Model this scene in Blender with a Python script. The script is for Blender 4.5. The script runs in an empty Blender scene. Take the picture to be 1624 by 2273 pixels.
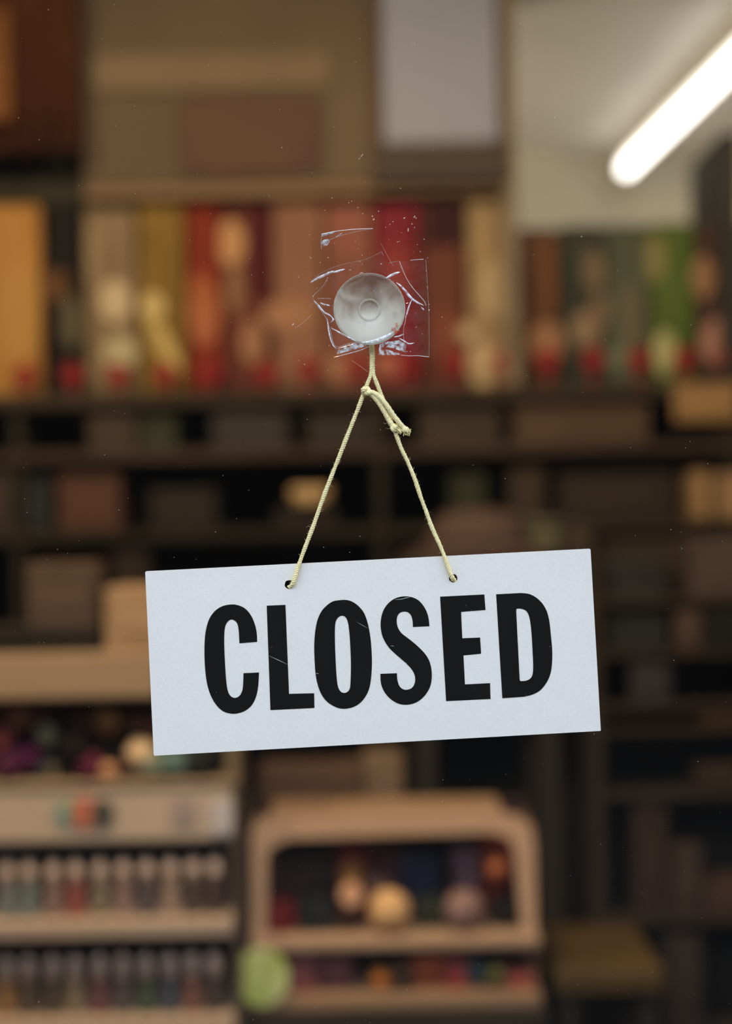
import bpy, bmesh, math, random
from math import pi, sin, cos, radians
from mathutils import Vector, Matrix
from mathutils.geometry import tessellate_polygon
random.seed(7)
SC = bpy.context.scene
COL = SC.collection

# ---------------------------------------------------------------- camera
FW, FH = 1624, 2273
K = 24.0 / 50.0 / FW                 # metres per pixel at one metre from the lens
EYE = 1.50
CY = -0.95
ROLL = radians(1.0)
cam = bpy.data.cameras.new('camera')
cam.sensor_fit = 'HORIZONTAL'; cam.sensor_width = 24.0; cam.lens = 50.0
cam.clip_start = 0.02; cam.clip_end = 200
cam.dof.use_dof = True; cam.dof.focus_distance = 0.957; cam.dof.aperture_fstop = 2.1
cam_o = bpy.data.objects.new('camera', cam); COL.objects.link(cam_o)
cr, sr = cos(ROLL), sin(ROLL)
cam_o.matrix_world = Matrix(((cr, sr, 0, 0), (0, 0, -1, CY), (-sr, cr, 0, EYE), (0, 0, 0, 1)))
SC.camera = cam_o

# ---------------------------------------------------------------- world, lights, exposure
SC.view_settings.view_transform = 'Standard'; SC.view_settings.look = 'None'
SC.view_settings.gamma = 1.0; SC.view_settings.use_curve_mapping = False
SC.view_settings.exposure = 0.0
SC.cycles.max_bounces = 8; SC.cycles.transparent_max_bounces = 24
SC.cycles.sample_clamp_indirect = 3.0
w = bpy.data.worlds.new('overcast_sky'); SC.world = w; w.use_nodes = True
nt = w.node_tree; nt.nodes.clear()
tc = nt.nodes.new('ShaderNodeTexCoord'); sx = nt.nodes.new('ShaderNodeSeparateXYZ')
rp = nt.nodes.new('ShaderNodeValToRGB'); bg = nt.nodes.new('ShaderNodeBackground'); wo = nt.nodes.new('ShaderNodeOutputWorld')
mr = nt.nodes.new('ShaderNodeMapRange'); mr.inputs[1].default_value = -1; mr.inputs[2].default_value = 1
rp.color_ramp.elements[0].position = 0.49; rp.color_ramp.elements[0].color = (0.16, 0.17, 0.18, 1)
rp.color_ramp.elements[1].position = 0.52; rp.color_ramp.elements[1].color = (0.80, 0.87, 1.0, 1)
e = rp.color_ramp.elements.new(1.0); e.color = (0.72, 0.84, 1.0, 1)
bg.inputs[1].default_value = 5.7
nt.links.new(tc.outputs['Generated'], sx.inputs[0]); nt.links.new(sx.outputs[2], mr.inputs[0])
nt.links.new(mr.outputs[0], rp.inputs[0]); nt.links.new(rp.outputs[0], bg.inputs[0]); nt.links.new(bg.outputs[0], wo.inputs[0])

WARM = (1.0, 0.72, 0.42)
def lamp(name, loc, power, color=WARM, r=0.09, spot=150):
    l = bpy.data.lights.new(name, 'SPOT'); l.energy = power; l.color = color; l.shadow_soft_size = r
    l.spot_size = radians(spot); l.spot_blend = 0.6
    o = bpy.data.objects.new(name, l); COL.objects.link(o); o.location = loc
    return o
for q, (lx, ly) in enumerate(((-1.2, .62), (-0.2, .6), (0.8, .62))):
    lo = lamp('warm_fill_spot', (lx, ly, 2.60), (72, 66, 46)[q])  # unseen warm fill spots, added to brighten the shelves and displays
    lo.rotation_euler = (radians(35), 0, 0)
for q, (lx, ly, lz, pw) in enumerate(((1.95, 2.7, 2.0, 10), (-0.5, 3.1, 1.8, 20))):
    pl_ = bpy.data.lights.new('ceiling_wash_fill', 'POINT'); pl_.energy = pw; pl_.color = (1, .87, .68); pl_.shadow_soft_size = .08  # unseen point fills, added to lighten the ceiling and rear wall
    po = bpy.data.objects.new('ceiling_wash_fill', pl_); COL.objects.link(po); po.location = (lx, ly, lz)

# ---------------------------------------------------------------- helpers
def W(px, py, D):
    dx, dy = px - FW / 2, py - FH / 2
    return Vector(((dx * cr - dy * sr) * K * D, CY + D, EYE - (dx * sr + dy * cr) * K * D))

def lin(c):
    return tuple((v / 255 / 12.92) if v <= 10 else ((v / 255 + 0.055) / 1.055) ** 2.4 for v in c)

MATS = {}
def mat(rgb, rough=0.6, spec=0.3, noise=0.0, scale=8.0, kind='plain', metal=0.0, var=None):
    """rgb: linear albedo"""
    key = (tuple(round(v, 4) for v in rgb), rough, spec, noise, scale, kind, metal, var)
    if key in MATS: return MATS[key]
    m = bpy.data.materials.new(kind); m.use_nodes = True
    n = m.node_tree; b = n.nodes['Principled BSDF']
    b.inputs['Roughness'].default_value = rough; b.inputs['Metallic'].default_value = metal
    b.inputs['Specular IOR Level'].default_value = spec
    b.inputs['Base Color'].default_value = (*rgb, 1)
    if noise or kind == 'wood':
        t = n.nodes.new('ShaderNodeTexCoord'); mp = n.nodes.new('ShaderNodeMapping')
        nz = n.nodes.new('ShaderNodeTexNoise'); nz.inputs['Scale'].default_value = scale; nz.inputs['Detail'].default_value = 4
        if kind == 'wood': mp.inputs['Scale'].default_value = (1, 6, 9)
        mx = n.nodes.new('ShaderNodeMix'); mx.data_type = 'RGBA'
        a = noise or 0.25
        mx.inputs[6].default_value = tuple(v * (1 - a) for v in rgb) + (1,)
        hi = var if var else tuple(min(1, v * (1 + a)) for v in rgb)
        mx.inputs[7].default_value = tuple(hi) + (1,)
        rmp = n.nodes.new('ShaderNodeMapRange'); rmp.inputs[1].default_value = .35; rmp.inputs[2].default_value = .65
        n.links.new(t.outputs['Object'], mp.inputs[0]); n.links.new(mp.outputs[0], nz.inputs[0])
        n.links.new(nz.outputs[0], rmp.inputs[0]); n.links.new(rmp.outputs[0], mx.inputs[0])
        n.links.new(mx.outputs[2], b.inputs['Base Color'])
        bp = n.nodes.new('ShaderNodeBump'); bp.inputs['Strength'].default_value = .15
        n.links.new(nz.outputs[0], bp.inputs['Height']); n.links.new(bp.outputs[0], b.inputs['Normal'])
    MATS[key] = m
    return m

def clear_mat(name, base, alpha, gloss, rough=0.08, transl=0.0, fres=True, blot=None):
    """thin clear sheet: transparent + a milky share (alpha) + a glossy coat"""
    m = bpy.data.materials.new(name); m.use_nodes = True
    n = m.node_tree; n.nodes.clear(); N = n.nodes.new; L = n.links.new
    out = N('ShaderNodeOutputMaterial'); tr = N('ShaderNodeBsdfTransparent'); df = N('ShaderNodeBsdfDiffuse')
    df.inputs[0].default_value = (*base, 1)
    gl = N('ShaderNodeBsdfGlossy'); gl.inputs['Roughness'].default_value = rough
    body = df.outputs[0]
    if transl:
        tl = N('ShaderNodeBsdfTranslucent'); tl.inputs[0].default_value = (*base, 1)
        mt = N('ShaderNodeMixShader'); mt.inputs[0].default_value = transl
        L(df.outputs[0], mt.inputs[1]); L(tl.outputs[0], mt.inputs[2]); body = mt.outputs[0]
    m1 = N('ShaderNodeMixShader'); m1.inputs[0].default_value = alpha
    L(tr.outputs[0], m1.inputs[1]); L(body, m1.inputs[2])
    if blot:
        sc_, lo, hi = blot
        t = N('ShaderNodeTexCoord'); nz = N('ShaderNodeTexNoise'); nz.inputs['Scale'].default_value = sc_; nz.inputs['Detail'].default_value = 5
        r = N('ShaderNodeMapRange'); r.inputs[1].default_value = .38; r.inputs[2].default_value = .62; r.inputs[3].default_value = lo; r.inputs[4].default_value = hi
        L(t.outputs['Object'], nz.inputs[0]); L(nz.outputs[0], r.inputs[0]); L(r.outputs[0], m1.inputs[0])
    m2 = N('ShaderNodeMixShader')
    if fres:
        f = N('ShaderNodeFresnel'); f.inputs[0].default_value = 1.45
        mu = N('ShaderNodeMath'); mu.operation = 'MULTIPLY'; mu.inputs[1].default_value = gloss
        L(f.outputs[0], mu.inputs[0]); L(mu.outputs[0], m2.inputs[0])
    else: m2.inputs[0].default_value = gloss
    L(m1.outputs[0], m2.inputs[1]); L(gl.outputs[0], m2.inputs[2]); L(m2.outputs[0], out.inputs[0])
    return m

def emit(name, rgb, s):
    m = bpy.data.materials.new(name); m.use_nodes = True
    n = m.node_tree; n.nodes.clear()
    o = n.nodes.new('ShaderNodeOutputMaterial'); em = n.nodes.new('ShaderNodeEmission')
    em.inputs[0].default_value = (*rgb, 1); em.inputs[1].default_value = s
    n.links.new(em.outputs[0], o.inputs[0]); return m

class MB:
    """collects shapes; build() links them as one mesh object"""
    def __init__(s): s.bm = bmesh.new()
    def box(s, a, b, bev=0.0, rot=0.0):
        a, b = Vector(a), Vector(b); c = (a + b) / 2; d = b - a
        r = bmesh.ops.create_cube(s.bm, size=1)
        bmesh.ops.scale(s.bm, vec=(abs(d.x), abs(d.y), abs(d.z)), verts=r['verts'])
        if rot: bmesh.ops.rotate(s.bm, cent=(0, 0, 0), matrix=Matrix.Rotation(rot, 3, 'Y'), verts=r['verts'])
        bmesh.ops.translate(s.bm, vec=c, verts=r['verts'])
        if bev:
            es = list({e for v in r['verts'] for e in v.link_edges})
            bmesh.ops.bevel(s.bm, geom=es, offset=bev, segments=2, profile=0.5, affect='EDGES')
        return s
    def prism(s, pts, z0, z1, axis='Y', holes=()):
        """pts: world (x,z) loops; extruded along Y from z0 to z1"""
        loops = [[Vector((p[0], p[1], 0)) for p in pts]] + [[Vector((p[0], p[1], 0)) for p in h] for h in holes]
        flat = [v for l in loops for v in l]
        tris = tessellate_polygon(loops)
        f = [s.bm.verts.new((v.x, z0, v.y)) for v in flat]
        b = [s.bm.verts.new((v.x, z1, v.y)) for v in flat]
        for t in tris:
            try:
                s.bm.faces.new([f[i] for i in t]); s.bm.faces.new([b[i] for i in reversed(t)])
            except ValueError: pass
        k = 0
        for l in loops:
            n = len(l)
            for i in range(n):
                j = (i + 1) % n
                s.bm.faces.new((f[k + i], b[k + i], b[k + j], f[k + j]))
            k += n
        bmesh.ops.recalc_face_normals(s.bm, faces=s.bm.faces[:])
        return s
    def lathe(s, prof, c=(0, 0, 0), axis='Z', seg=24):
        """prof: [(r, h)]"""
        c = Vector(c); rings = []
        for r, h in prof:
            if r < 1e-6:
                p = Vector((0, 0, h)) if axis == 'Z' else Vector((0, h, 0))
                rings.append([s.bm.verts.new(c + p)])
            else:
                ring = []
                for i in range(seg):
                    a = 2 * pi * i / seg
                    p = Vector((r * cos(a), r * sin(a), h)) if axis == 'Z' else Vector((r * cos(a), h, r * sin(a)))
                    ring.append(s.bm.verts.new(c + p))
                rings.append(ring)
        for A, B in zip(rings, rings[1:]):
            for i in range(seg):
                j = (i + 1) % seg
                if len(A) == 1 and len(B) == 1: continue
                if len(A) == 1: s.bm.faces.new((A[0], B[i], B[j]))
                elif len(B) == 1: s.bm.faces.new((A[i], B[0], A[j]))
                else: s.bm.faces.new((A[i], B[i], B[j], A[j]))
        bmesh.ops.recalc_face_normals(s.bm, faces=s.bm.faces[:])
        return s
    def tube(s, path, r, seg=8, cap=True):
        P = [Vector(p) for p in path]; R = r if isinstance(r, (list, tuple)) else [r] * len(P)
        rings = []; up = None
        for i, p in enumerate(P):
            t = (P[min(i + 1, len(P) - 1)] - P[max(i - 1, 0)]).normalized()
            if up is None:
                up = Vector((0, 1, 0)) if abs(t.y) < .9 else Vector((1, 0, 0))
            n = (up - t * up.dot(t)).normalized(); up = n; b = t.cross(n)
            rings.append([s.bm.verts.new(p + (n * cos(2 * pi * k / seg) + b * sin(2 * pi * k / seg)) * R[i]) for k in range(seg)])
        for A, B in zip(rings, rings[1:]):
            for k in range(seg):
                j = (k + 1) % seg; s.bm.faces.new((A[k], A[j], B[j], B[k]))
        if cap:
            s.bm.faces.new(rings[0][::-1]); s.bm.faces.new(rings[-1])
        return s
    def ball(s, c, r, sub=3, sq=(1, 1, 1)):
        res = bmesh.ops.create_icosphere(s.bm, subdivisions=sub, radius=r)
        bmesh.ops.scale(s.bm, vec=sq, verts=res['verts'])
        bmesh.ops.translate(s.bm, vec=Vector(c), verts=res['verts']); return s
    def build(s, name, m, parent=None, smooth=False, **kw):
        me = bpy.data.meshes.new(name); s.bm.to_mesh(me); s.bm.free()
        if smooth:
            me.polygons.foreach_set('use_smooth', [True] * len(me.polygons))
        me.materials.append(m); o = bpy.data.objects.new(name, me); COL.objects.link(o)
        if parent: o.parent = parent; o.matrix_parent_inverse = parent.matrix_basis.inverted()
        for k, v in kw.items(): o[k] = v
        return o

def tag(o, label, cat, group=None):
    o['label'] = label; o['category'] = cat
    if group: o['group'] = group
    return o
def thing(name, label, cat, loc=(0, 0, 0), group=None):
    o = bpy.data.objects.new(name, None); COL.objects.link(o); o.location = loc
    o.empty_display_size = .02
    return tag(o, label, cat, group)
def struct(o): o['kind'] = 'structure'; return o
def dup(src, loc, parent=None):
    c = src.copy(); COL.objects.link(c); c.location = loc
    for ch in src.children:
        d = ch.copy(); COL.objects.link(d); d.parent = c
    return c

# light that reaches the shelves (used only to choose plausible albedos)
def alb(rgb, E=(0.55, 0.42, 0.27), lo=0.004, hi=0.82):
    L = lin(rgb); return tuple(min(hi, max(lo, L[i] / E[i])) for i in range(3))
EU = (.95, 0.80, 0.60)   # product row
EH = (1.02, .76, .47)   # header
EL = (0.56, 0.46, 0.33)   # lower displays
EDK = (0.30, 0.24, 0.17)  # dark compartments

# ================================================================ the setting
white_paint = mat((.78, .74, .66), .7, .2, .05, 3)
dark_floor = mat((.05, .04, .03), .5, .4, .3, 5)
YB = CY + 4.85
CEIL = 2.632
def sbox(name, a, b, m): return struct(MB().box(a, b).build(name, m))
sbox('floor', (-2.6, 0.02, -0.05), (2.6, YB + .1, 0), dark_floor)
sbox('ceiling', (-2.6, 0.02, CEIL), (2.6, YB + .1, CEIL + .06), white_paint)
sbox('wall_back', (-2.6, YB, 0), (2.6, YB + .1, CEIL), mat((.60, .58, .48), .8, .1, .06, 2))
sbox('wall_left', (-2.7, 0.02, -0.05), (-2.6, YB + .1, CEIL), mat((.25, .17, .10), .8))
sbox('wall_right', (2.6, 0.02, -0.05), (2.7, YB + .1, CEIL), mat((.25, .19, .13), .8))
# shop front around the glazed door (outside the frame)
front = mat((.10, .085, .07), .6, .3, .15, 6)
GX0, GX1, GZ0, GZ1 = -0.50, 0.50, 0.35, 2.15
f = MB(); f.box((-2.7, -.06, -.05), (GX0 - .06, .02, CEIL)); f.box((GX1 + .06, -.06, -.05), (2.7, .02, CEIL))
f.box((GX0 - .06, -.06, GZ1 + .06), (GX1 + .06, .02, CEIL)); f.box((GX0 - .06, -.06, -.05), (GX1 + .06, .02, GZ0 - .06))
struct(f.build('wall_front', front))
win = struct(MB().box((GX0, -0.006, GZ0), (GX1, 0.0, GZ1)).build('window_1', clear_mat('window_glass', (1, 1, 1), 0.0004, 0.5, 0.0)))
wf = MB()
wf.box((GX0 - .06, -.045, GZ0 - .06), (GX0, .03, GZ1 + .06), .003); wf.box((GX1, -.045, GZ0 - .06), (GX1 + .06, .03, GZ1 + .06), .003)
wf.box((GX0, -.045, GZ1), (GX1, .03, GZ1 + .06), .003); wf.box((GX0, -.045, GZ0 - .06), (GX1, .03, GZ0), .003)
wf.build('window_frame', mat((.03, .03, .03), .4, .5), win)
# street outside, behind the camera
struct(MB().box((-14, -9.5, -.12), (14, -.06, -.02)).build('pavement', mat((.03, .029, .028), .9, .1, .2, 2)))
struct(MB().box((-14, -9.8, -.12), (14, -9.5, 6.3)).build('wall_street', mat((.020, .016, .013), .9, .1, .3, 3)))

# ================================================================ sign (behind the glass)
YS = 0.0085; DS = YS - CY                        # front face of the sign
def loop(pts): return [(lambda v: (v.x, v.z))(W(x, y, DS)) for x, y in pts]
def circ(cx, cy, r, n=28, wob=0.0, sq=1.0):
    return [(cx + r * (1 + wob * sin(5 * a + cx)) * cos(a), cy + r * sq * (1 + wob * sin(5 * a + cx)) * sin(a)) for a in (2 * pi * i / n for i in range(n))]
def smooth(pts, corners, n=5):
    """closed Catmull-Rom through pts; indices in corners stay sharp, and the curve between two adjacent corners is straight"""
    N = len(pts); out = []
    for i in range(N):
        p0, p1, p2, p3 = pts[i - 1], pts[i], pts[(i + 1) % N], pts[(i + 2) % N]
        if i in corners and (i + 1) % N in corners: out.append(p1); continue
        if i in corners: p0 = (2 * p1[0] - p2[0], 2 * p1[1] - p2[1])
        if (i + 1) % N in corners: p3 = (2 * p2[0] - p1[0], 2 * p2[1] - p1[1])
        for k in range(n):
            t = k / n
            out.append(tuple(.5 * (2 * p1[j] + (p2[j] - p0[j]) * t + (2 * p0[j] - 5 * p1[j] + 4 * p2[j] - p3[j]) * t * t + (3 * p1[j] - p0[j] - 3 * p2[j] + p3[j]) * t ** 3) for j in (0, 1)))
    return out
def z(pts, ox, oy, s): return [(ox + x / s, oy + y / s) for x, y in pts]

sign = thing('closed_sign', 'white rectangular CLOSED sign hanging tilted on a yellow string behind the glass', 'sign', W(826, 1450, DS))
sign_white = mat((.79, .765, .715), .6, .15, .02, 900)
outline = [(322, 1270.5), (324.5, 1268), (1307.5, 1218), (1310.3, 1220), (1333, 1621), (1331.5, 1622.5), (343, 1677.5), (341, 1676)]
HL, HR = (641.4, 1297.7), (1005.5, 1283.5)
MB().prism(loop(outline), YS, YS + .0010, holes=[loop(circ(*HL, 9.9, 26, .03)), loop(circ(*HR, 9.4, 26, .03))]).build('board', sign_white, sign)
ink = mat((.004, .0038, .003), .65, .12, .15, 40)
Z3 = (300, 1200, 1624 / 520); Z4 = (820, 1200, 1624 / 530); ZO = (680, 1310, 1299 / 160); ZS = (830, 1310, 1179 / 140)
LET = {}
LET['C'] = (z([(722, 712), (845, 702), (843, 650), (832, 590), (803, 520), (758, 468), (700, 445), (650, 444), (598, 457), (550, 490), (512, 545), (490, 620), (481, 700), (480, 810), (487, 920), (502, 1010), (527, 1082), (562, 1140), (607, 1182), (660, 1199), (710, 1198), (765, 1178), (810, 1138), (838, 1080), (852, 1010), (858, 914), (750, 919), (748, 985), (743, 1035), (727, 1070), (703, 1088), (678, 1088), (655, 1070), (640, 1035), (631, 975), (624, 880), (618, 760), (617, 665), (622, 605), (636, 568), (660, 549), (686, 553), (707, 576), (717, 625)], *Z3), {0, 1, 25, 26}, [])
LET['L'] = (z([(911, 451), (1041, 445), (1066, 1062), (1240, 1058), (1242, 1160), (937, 1175)], *Z3), set(range(6)), [])
LET['O'] = (z([(600, 180), (710, 175), (820, 205), (930, 280), (1030, 400), (1090, 550), (1130, 720), (1160, 930), (1177, 1200), (1175, 1430), (1150, 1680), (1100, 1850), (1000, 2000), (880, 2090), (740, 2133), (610, 2133), (490, 2090), (370, 2010), (270, 1880), (200, 1700), (160, 1480), (143, 1200), (140, 950), (160, 720), (200, 530), (270, 380), (370, 270), (480, 200)], *ZO), set(),
            [z([(640, 462), (575, 490), (530, 560), (513, 680), (512, 900), (520, 1150), (533, 1420), (550, 1640), (575, 1760), (620, 1830), (680, 1852), (740, 1830), (780, 1770), (793, 1650), (800, 1400), (797, 1200), (785, 950), (770, 750), (745, 580), (705, 490)], *ZO)])
LET['S'] = (z([(725, 689), (1034, 675), (1020, 540), (985, 410), (920, 290), (830, 190), (720, 135), (600, 115), (480, 125), (370, 165), (270, 240), (190, 345), (145, 460), (122, 590), (125, 720), (155, 860), (215, 985), (300, 1100), (410, 1205), (520, 1300), (620, 1390), (700, 1480), (750, 1570), (768, 1670), (750, 1760), (700, 1830), (610, 1862), (540, 1850), (480, 1800), (445, 1720), (430, 1640), (427, 1552), (117, 1563), (120, 1680), (140, 1790), (190, 1900), (260, 1990), (340, 2060), (450, 2120), (570, 2143), (700, 2130), (820, 2080), (930, 1990), (1015, 1870), (1060, 1760), (1078, 1620), (1070, 1470), (1030, 1320), (960, 1200), (860, 1090), (750, 990), (630, 895), (520, 810), (455, 720), (425, 620), (425, 530), (450, 460), (500, 415), (575, 402), (640, 420), (690, 475), (718, 570)], *ZS), {0, 1, 31, 32}, [])
LET['E'] = (z([(479, 381), (780, 366), (788, 472), (622, 485), (630, 664), (751, 659), (758, 769), (638, 781), (648, 978), (819, 969), (822, 1077), (520, 1092)], *Z4), set(range(12)), [])
LET['D'] = (z([(860, 365), (1030, 356), (1085, 363), (1132, 387), (1175, 428), (1205, 482), (1222, 550), (1232, 640), (1241, 740), (1240, 835), (1228, 910), (1200, 970), (1160, 1018), (1110, 1046), (1050, 1062), (902, 1072)], *Z4), {0, 1, 14, 15},
            [z([(996, 470), (1003, 463), (1032, 464), (1062, 477), (1081, 507), (1093, 560), (1101, 640), (1108, 760), (1112, 855), (1108, 908), (1094, 936), (1065, 952), (1028, 955), (1020, 945)], *Z4)])
for ch, (pts, cs, holes) in LET.items():
    if cs and len(cs) == len(pts): P_ = pts
    else: P_ = smooth(pts, cs)
    H_ = [smooth(h, {0, 13} if ch == 'D' else set()) for h in holes]
    MB().prism(loop(P_), YS - .00012, YS - .00001, holes=[loop(h) for h in H_]).build('letter', ink, sign, label='black printed letter %s' % ch)
# fine scratches on the print
scr = mat((.35, .38, .36), .5)
def ribbon(mb, pts, wpx, D, taper=True, bump=0.0, thick=.00006):
    """thin raised strip through pixel points; wpx: widest width in px"""
    n = len(pts); P = [W(x, y, D) for x, y in pts]
    L, R, C = [], [], []
    for i, p in enumerate(P):
        t = (P[min(i + 1, n - 1)] - P[max(i - 1, 0)]).normalized(); s_ = Vector((t.z, 0, -t.x))
        f_ = (0.12 + sin(pi * i / (n - 1)) ** .6 * .88) if taper else 1
        h = s_ * (wpx * K * D * .5 * f_)
        L.append(mb.bm.verts.new(p + h)); R.append(mb.bm.verts.new(p - h))
        C.append(mb.bm.verts.new(p + Vector((0, -bump * f_ - thick, 0))))
    for i in range(n - 1):
        mb.bm.faces.new((L[i], C[i], C[i + 1], L[i + 1])); mb.bm.faces.new((C[i], R[i], R[i + 1], C[i + 1]))
def cr_open(pts, n=6):
    out = []
    for i in range(len(pts) - 1):
        p1, p2 = pts[i], pts[i + 1]
        p0 = pts[i - 1] if i else tuple(2 * a - b for a, b in zip(p1, p2))
        p3 = pts[i + 2] if i + 2 < len(pts) else tuple(2 * b - a for a, b in zip(p1, p2))
        for k in range(n):
            t = k / n
            out.append(tuple(.5 * (2 * p1[j] + (p2[j] - p0[j]) * t + (2 * p0[j] - 5 * p1[j] + 4 * p2[j] - p3[j]) * t * t + (3 * p1[j] - p0[j] - 3 * p2[j] + p3[j]) * t ** 3) for j in range(len(p1))))
    out.append(tuple(pts[-1])); return out
DL = DS - .00013
for pts, wd in (([(595, 1455), (617, 1465), (638, 1475)], 1.6), ([(701, 1494), (704, 1495), (707.5, 1495.5)], 2), ([(874, 1331.5), (890, 1330), (902, 1327), (912, 1325)], 1.6),
                ([(790, 1380), (804, 1388), (817, 1395)], 1.0), ([(866, 1433.5), (872, 1434), (874, 1435)], 2)):
    mb = MB(); ribbon(mb, pts, wd, DL); mb.build('scratch', scr, sign)

# ================================================================ suction cup
CUP = (819.5, 686.0); DG = 0.0 - CY
cupc = W(*CUP, DG + .0006)
cup = thing('suction_cup', 'round translucent suction cup pressed against the window glass', 'suction cup', cupc)
RC = 79.5 * K * DG
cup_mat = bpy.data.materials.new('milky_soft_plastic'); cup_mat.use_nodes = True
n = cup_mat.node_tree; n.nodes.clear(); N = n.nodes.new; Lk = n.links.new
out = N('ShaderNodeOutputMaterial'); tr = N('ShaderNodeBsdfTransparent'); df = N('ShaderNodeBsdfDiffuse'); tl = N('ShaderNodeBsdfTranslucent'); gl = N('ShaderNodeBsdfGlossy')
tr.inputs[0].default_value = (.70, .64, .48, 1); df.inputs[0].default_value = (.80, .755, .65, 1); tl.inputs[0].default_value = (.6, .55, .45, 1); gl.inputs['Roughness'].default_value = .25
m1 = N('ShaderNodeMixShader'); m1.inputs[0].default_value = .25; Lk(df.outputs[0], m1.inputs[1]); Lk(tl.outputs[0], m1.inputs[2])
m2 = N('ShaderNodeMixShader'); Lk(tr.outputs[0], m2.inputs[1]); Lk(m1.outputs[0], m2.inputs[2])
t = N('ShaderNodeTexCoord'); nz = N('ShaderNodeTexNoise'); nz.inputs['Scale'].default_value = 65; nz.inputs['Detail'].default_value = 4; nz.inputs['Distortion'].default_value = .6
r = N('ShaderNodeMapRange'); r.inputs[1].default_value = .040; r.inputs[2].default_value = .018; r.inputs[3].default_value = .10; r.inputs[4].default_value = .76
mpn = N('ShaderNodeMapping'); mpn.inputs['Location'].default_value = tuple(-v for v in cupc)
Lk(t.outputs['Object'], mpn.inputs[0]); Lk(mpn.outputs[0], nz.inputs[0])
# dark inner reflection put into the opacity: clearer at the top, cloudier below
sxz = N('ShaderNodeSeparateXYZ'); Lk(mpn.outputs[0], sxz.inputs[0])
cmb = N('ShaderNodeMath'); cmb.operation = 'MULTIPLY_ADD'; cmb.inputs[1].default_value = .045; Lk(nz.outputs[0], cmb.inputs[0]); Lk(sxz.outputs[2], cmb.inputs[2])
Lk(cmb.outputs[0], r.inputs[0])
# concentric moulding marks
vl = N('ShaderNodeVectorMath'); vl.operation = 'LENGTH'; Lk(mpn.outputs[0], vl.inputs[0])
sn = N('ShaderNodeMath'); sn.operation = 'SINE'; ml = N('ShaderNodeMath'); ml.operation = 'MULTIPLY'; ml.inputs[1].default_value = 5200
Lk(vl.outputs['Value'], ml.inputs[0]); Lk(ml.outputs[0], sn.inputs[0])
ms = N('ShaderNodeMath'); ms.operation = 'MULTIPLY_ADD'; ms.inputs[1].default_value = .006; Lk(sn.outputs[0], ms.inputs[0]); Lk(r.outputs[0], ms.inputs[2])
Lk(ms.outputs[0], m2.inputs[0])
m3 = N('ShaderNodeMixShader'); m3.inputs[0].default_value = .035; Lk(m2.outputs[0], m3.inputs[1]); Lk(gl.outputs[0], m3.inputs[2]); Lk(m3.outputs[0], out.inputs[0])
R_ = RC
prof = [(0, .0052), (R_ * .20, .0050), (R_ * .27, .0040), (R_ * .30, .0032), (R_ * .5, .0020), (R_ * .75, .0008), (R_ * .93, .0002), (R_, .0001),
        (R_, .0009), (R_ * .9, .0016), (R_ * .7, .0036), (R_ * .45, .0062), (R_ * .32, .0078), (R_ * .30, .011), (R_ * .34, .013), (R_ * .33, .0155), (R_ * .2, .0165), (0, .0165)]
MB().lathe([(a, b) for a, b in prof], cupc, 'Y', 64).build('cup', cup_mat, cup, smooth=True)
ring = [cupc + Vector((R_ * .285 * cos(a), .0030, R_ * .285 * sin(a))) for a in (2 * pi * i / 40 for i in range(41))]
MB().tube(ring, .0006, 8, cap=False).build('inner_ring', clear_mat('ring_plastic', (.75, .73, .62), .25, .4), cup, smooth=True)
rim = [cupc + Vector((R_ * .995 * cos(a), .0003, R_ * .995 * sin(a))) for a in (2 * pi * i / 72 for i in range(73))]
MB().tube(rim, .00028, 6, cap=False).build('rim', clear_mat('rim_plastic', (.72, .66, .52), .6, .6), cup, smooth=True)
glint_mat = clear_mat('painted_glint', (.86, .88, .92), .80, .5, .15, blot=(420, .25, .95))  # milky white stands in for sky glints on tape folds and cup rim
mb = MB(); ribbon(mb, cr_open([(803, 760.5), (820, 759.5), (838, 755), (856, 747), (872, 738)]), 7.5, DG - .0000 + .0006, bump=.0002); mb.build('rim_highlight', glint_mat, cup, label='highlight painted on the lower rim of the cup')  # bright reflection on the rim, laid on as a pale strip
hk = MB(); hc = cupc + Vector((0, .0185, -R_ * .55))
hk.tube([cupc + Vector((0, .0165, 0)), cupc + Vector((0, .020, -.003)), hc + Vector((0, .002, 0)), hc + Vector((0, .001, -.008)), hc + Vector((0, -.0045, -.0095)), hc + Vector((0, -.0075, -.007))], .0011, 8)
hk.build('hook', mat((.5, .5, .48), .25, .5, metal=1.0), cup, smooth=True)

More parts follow.
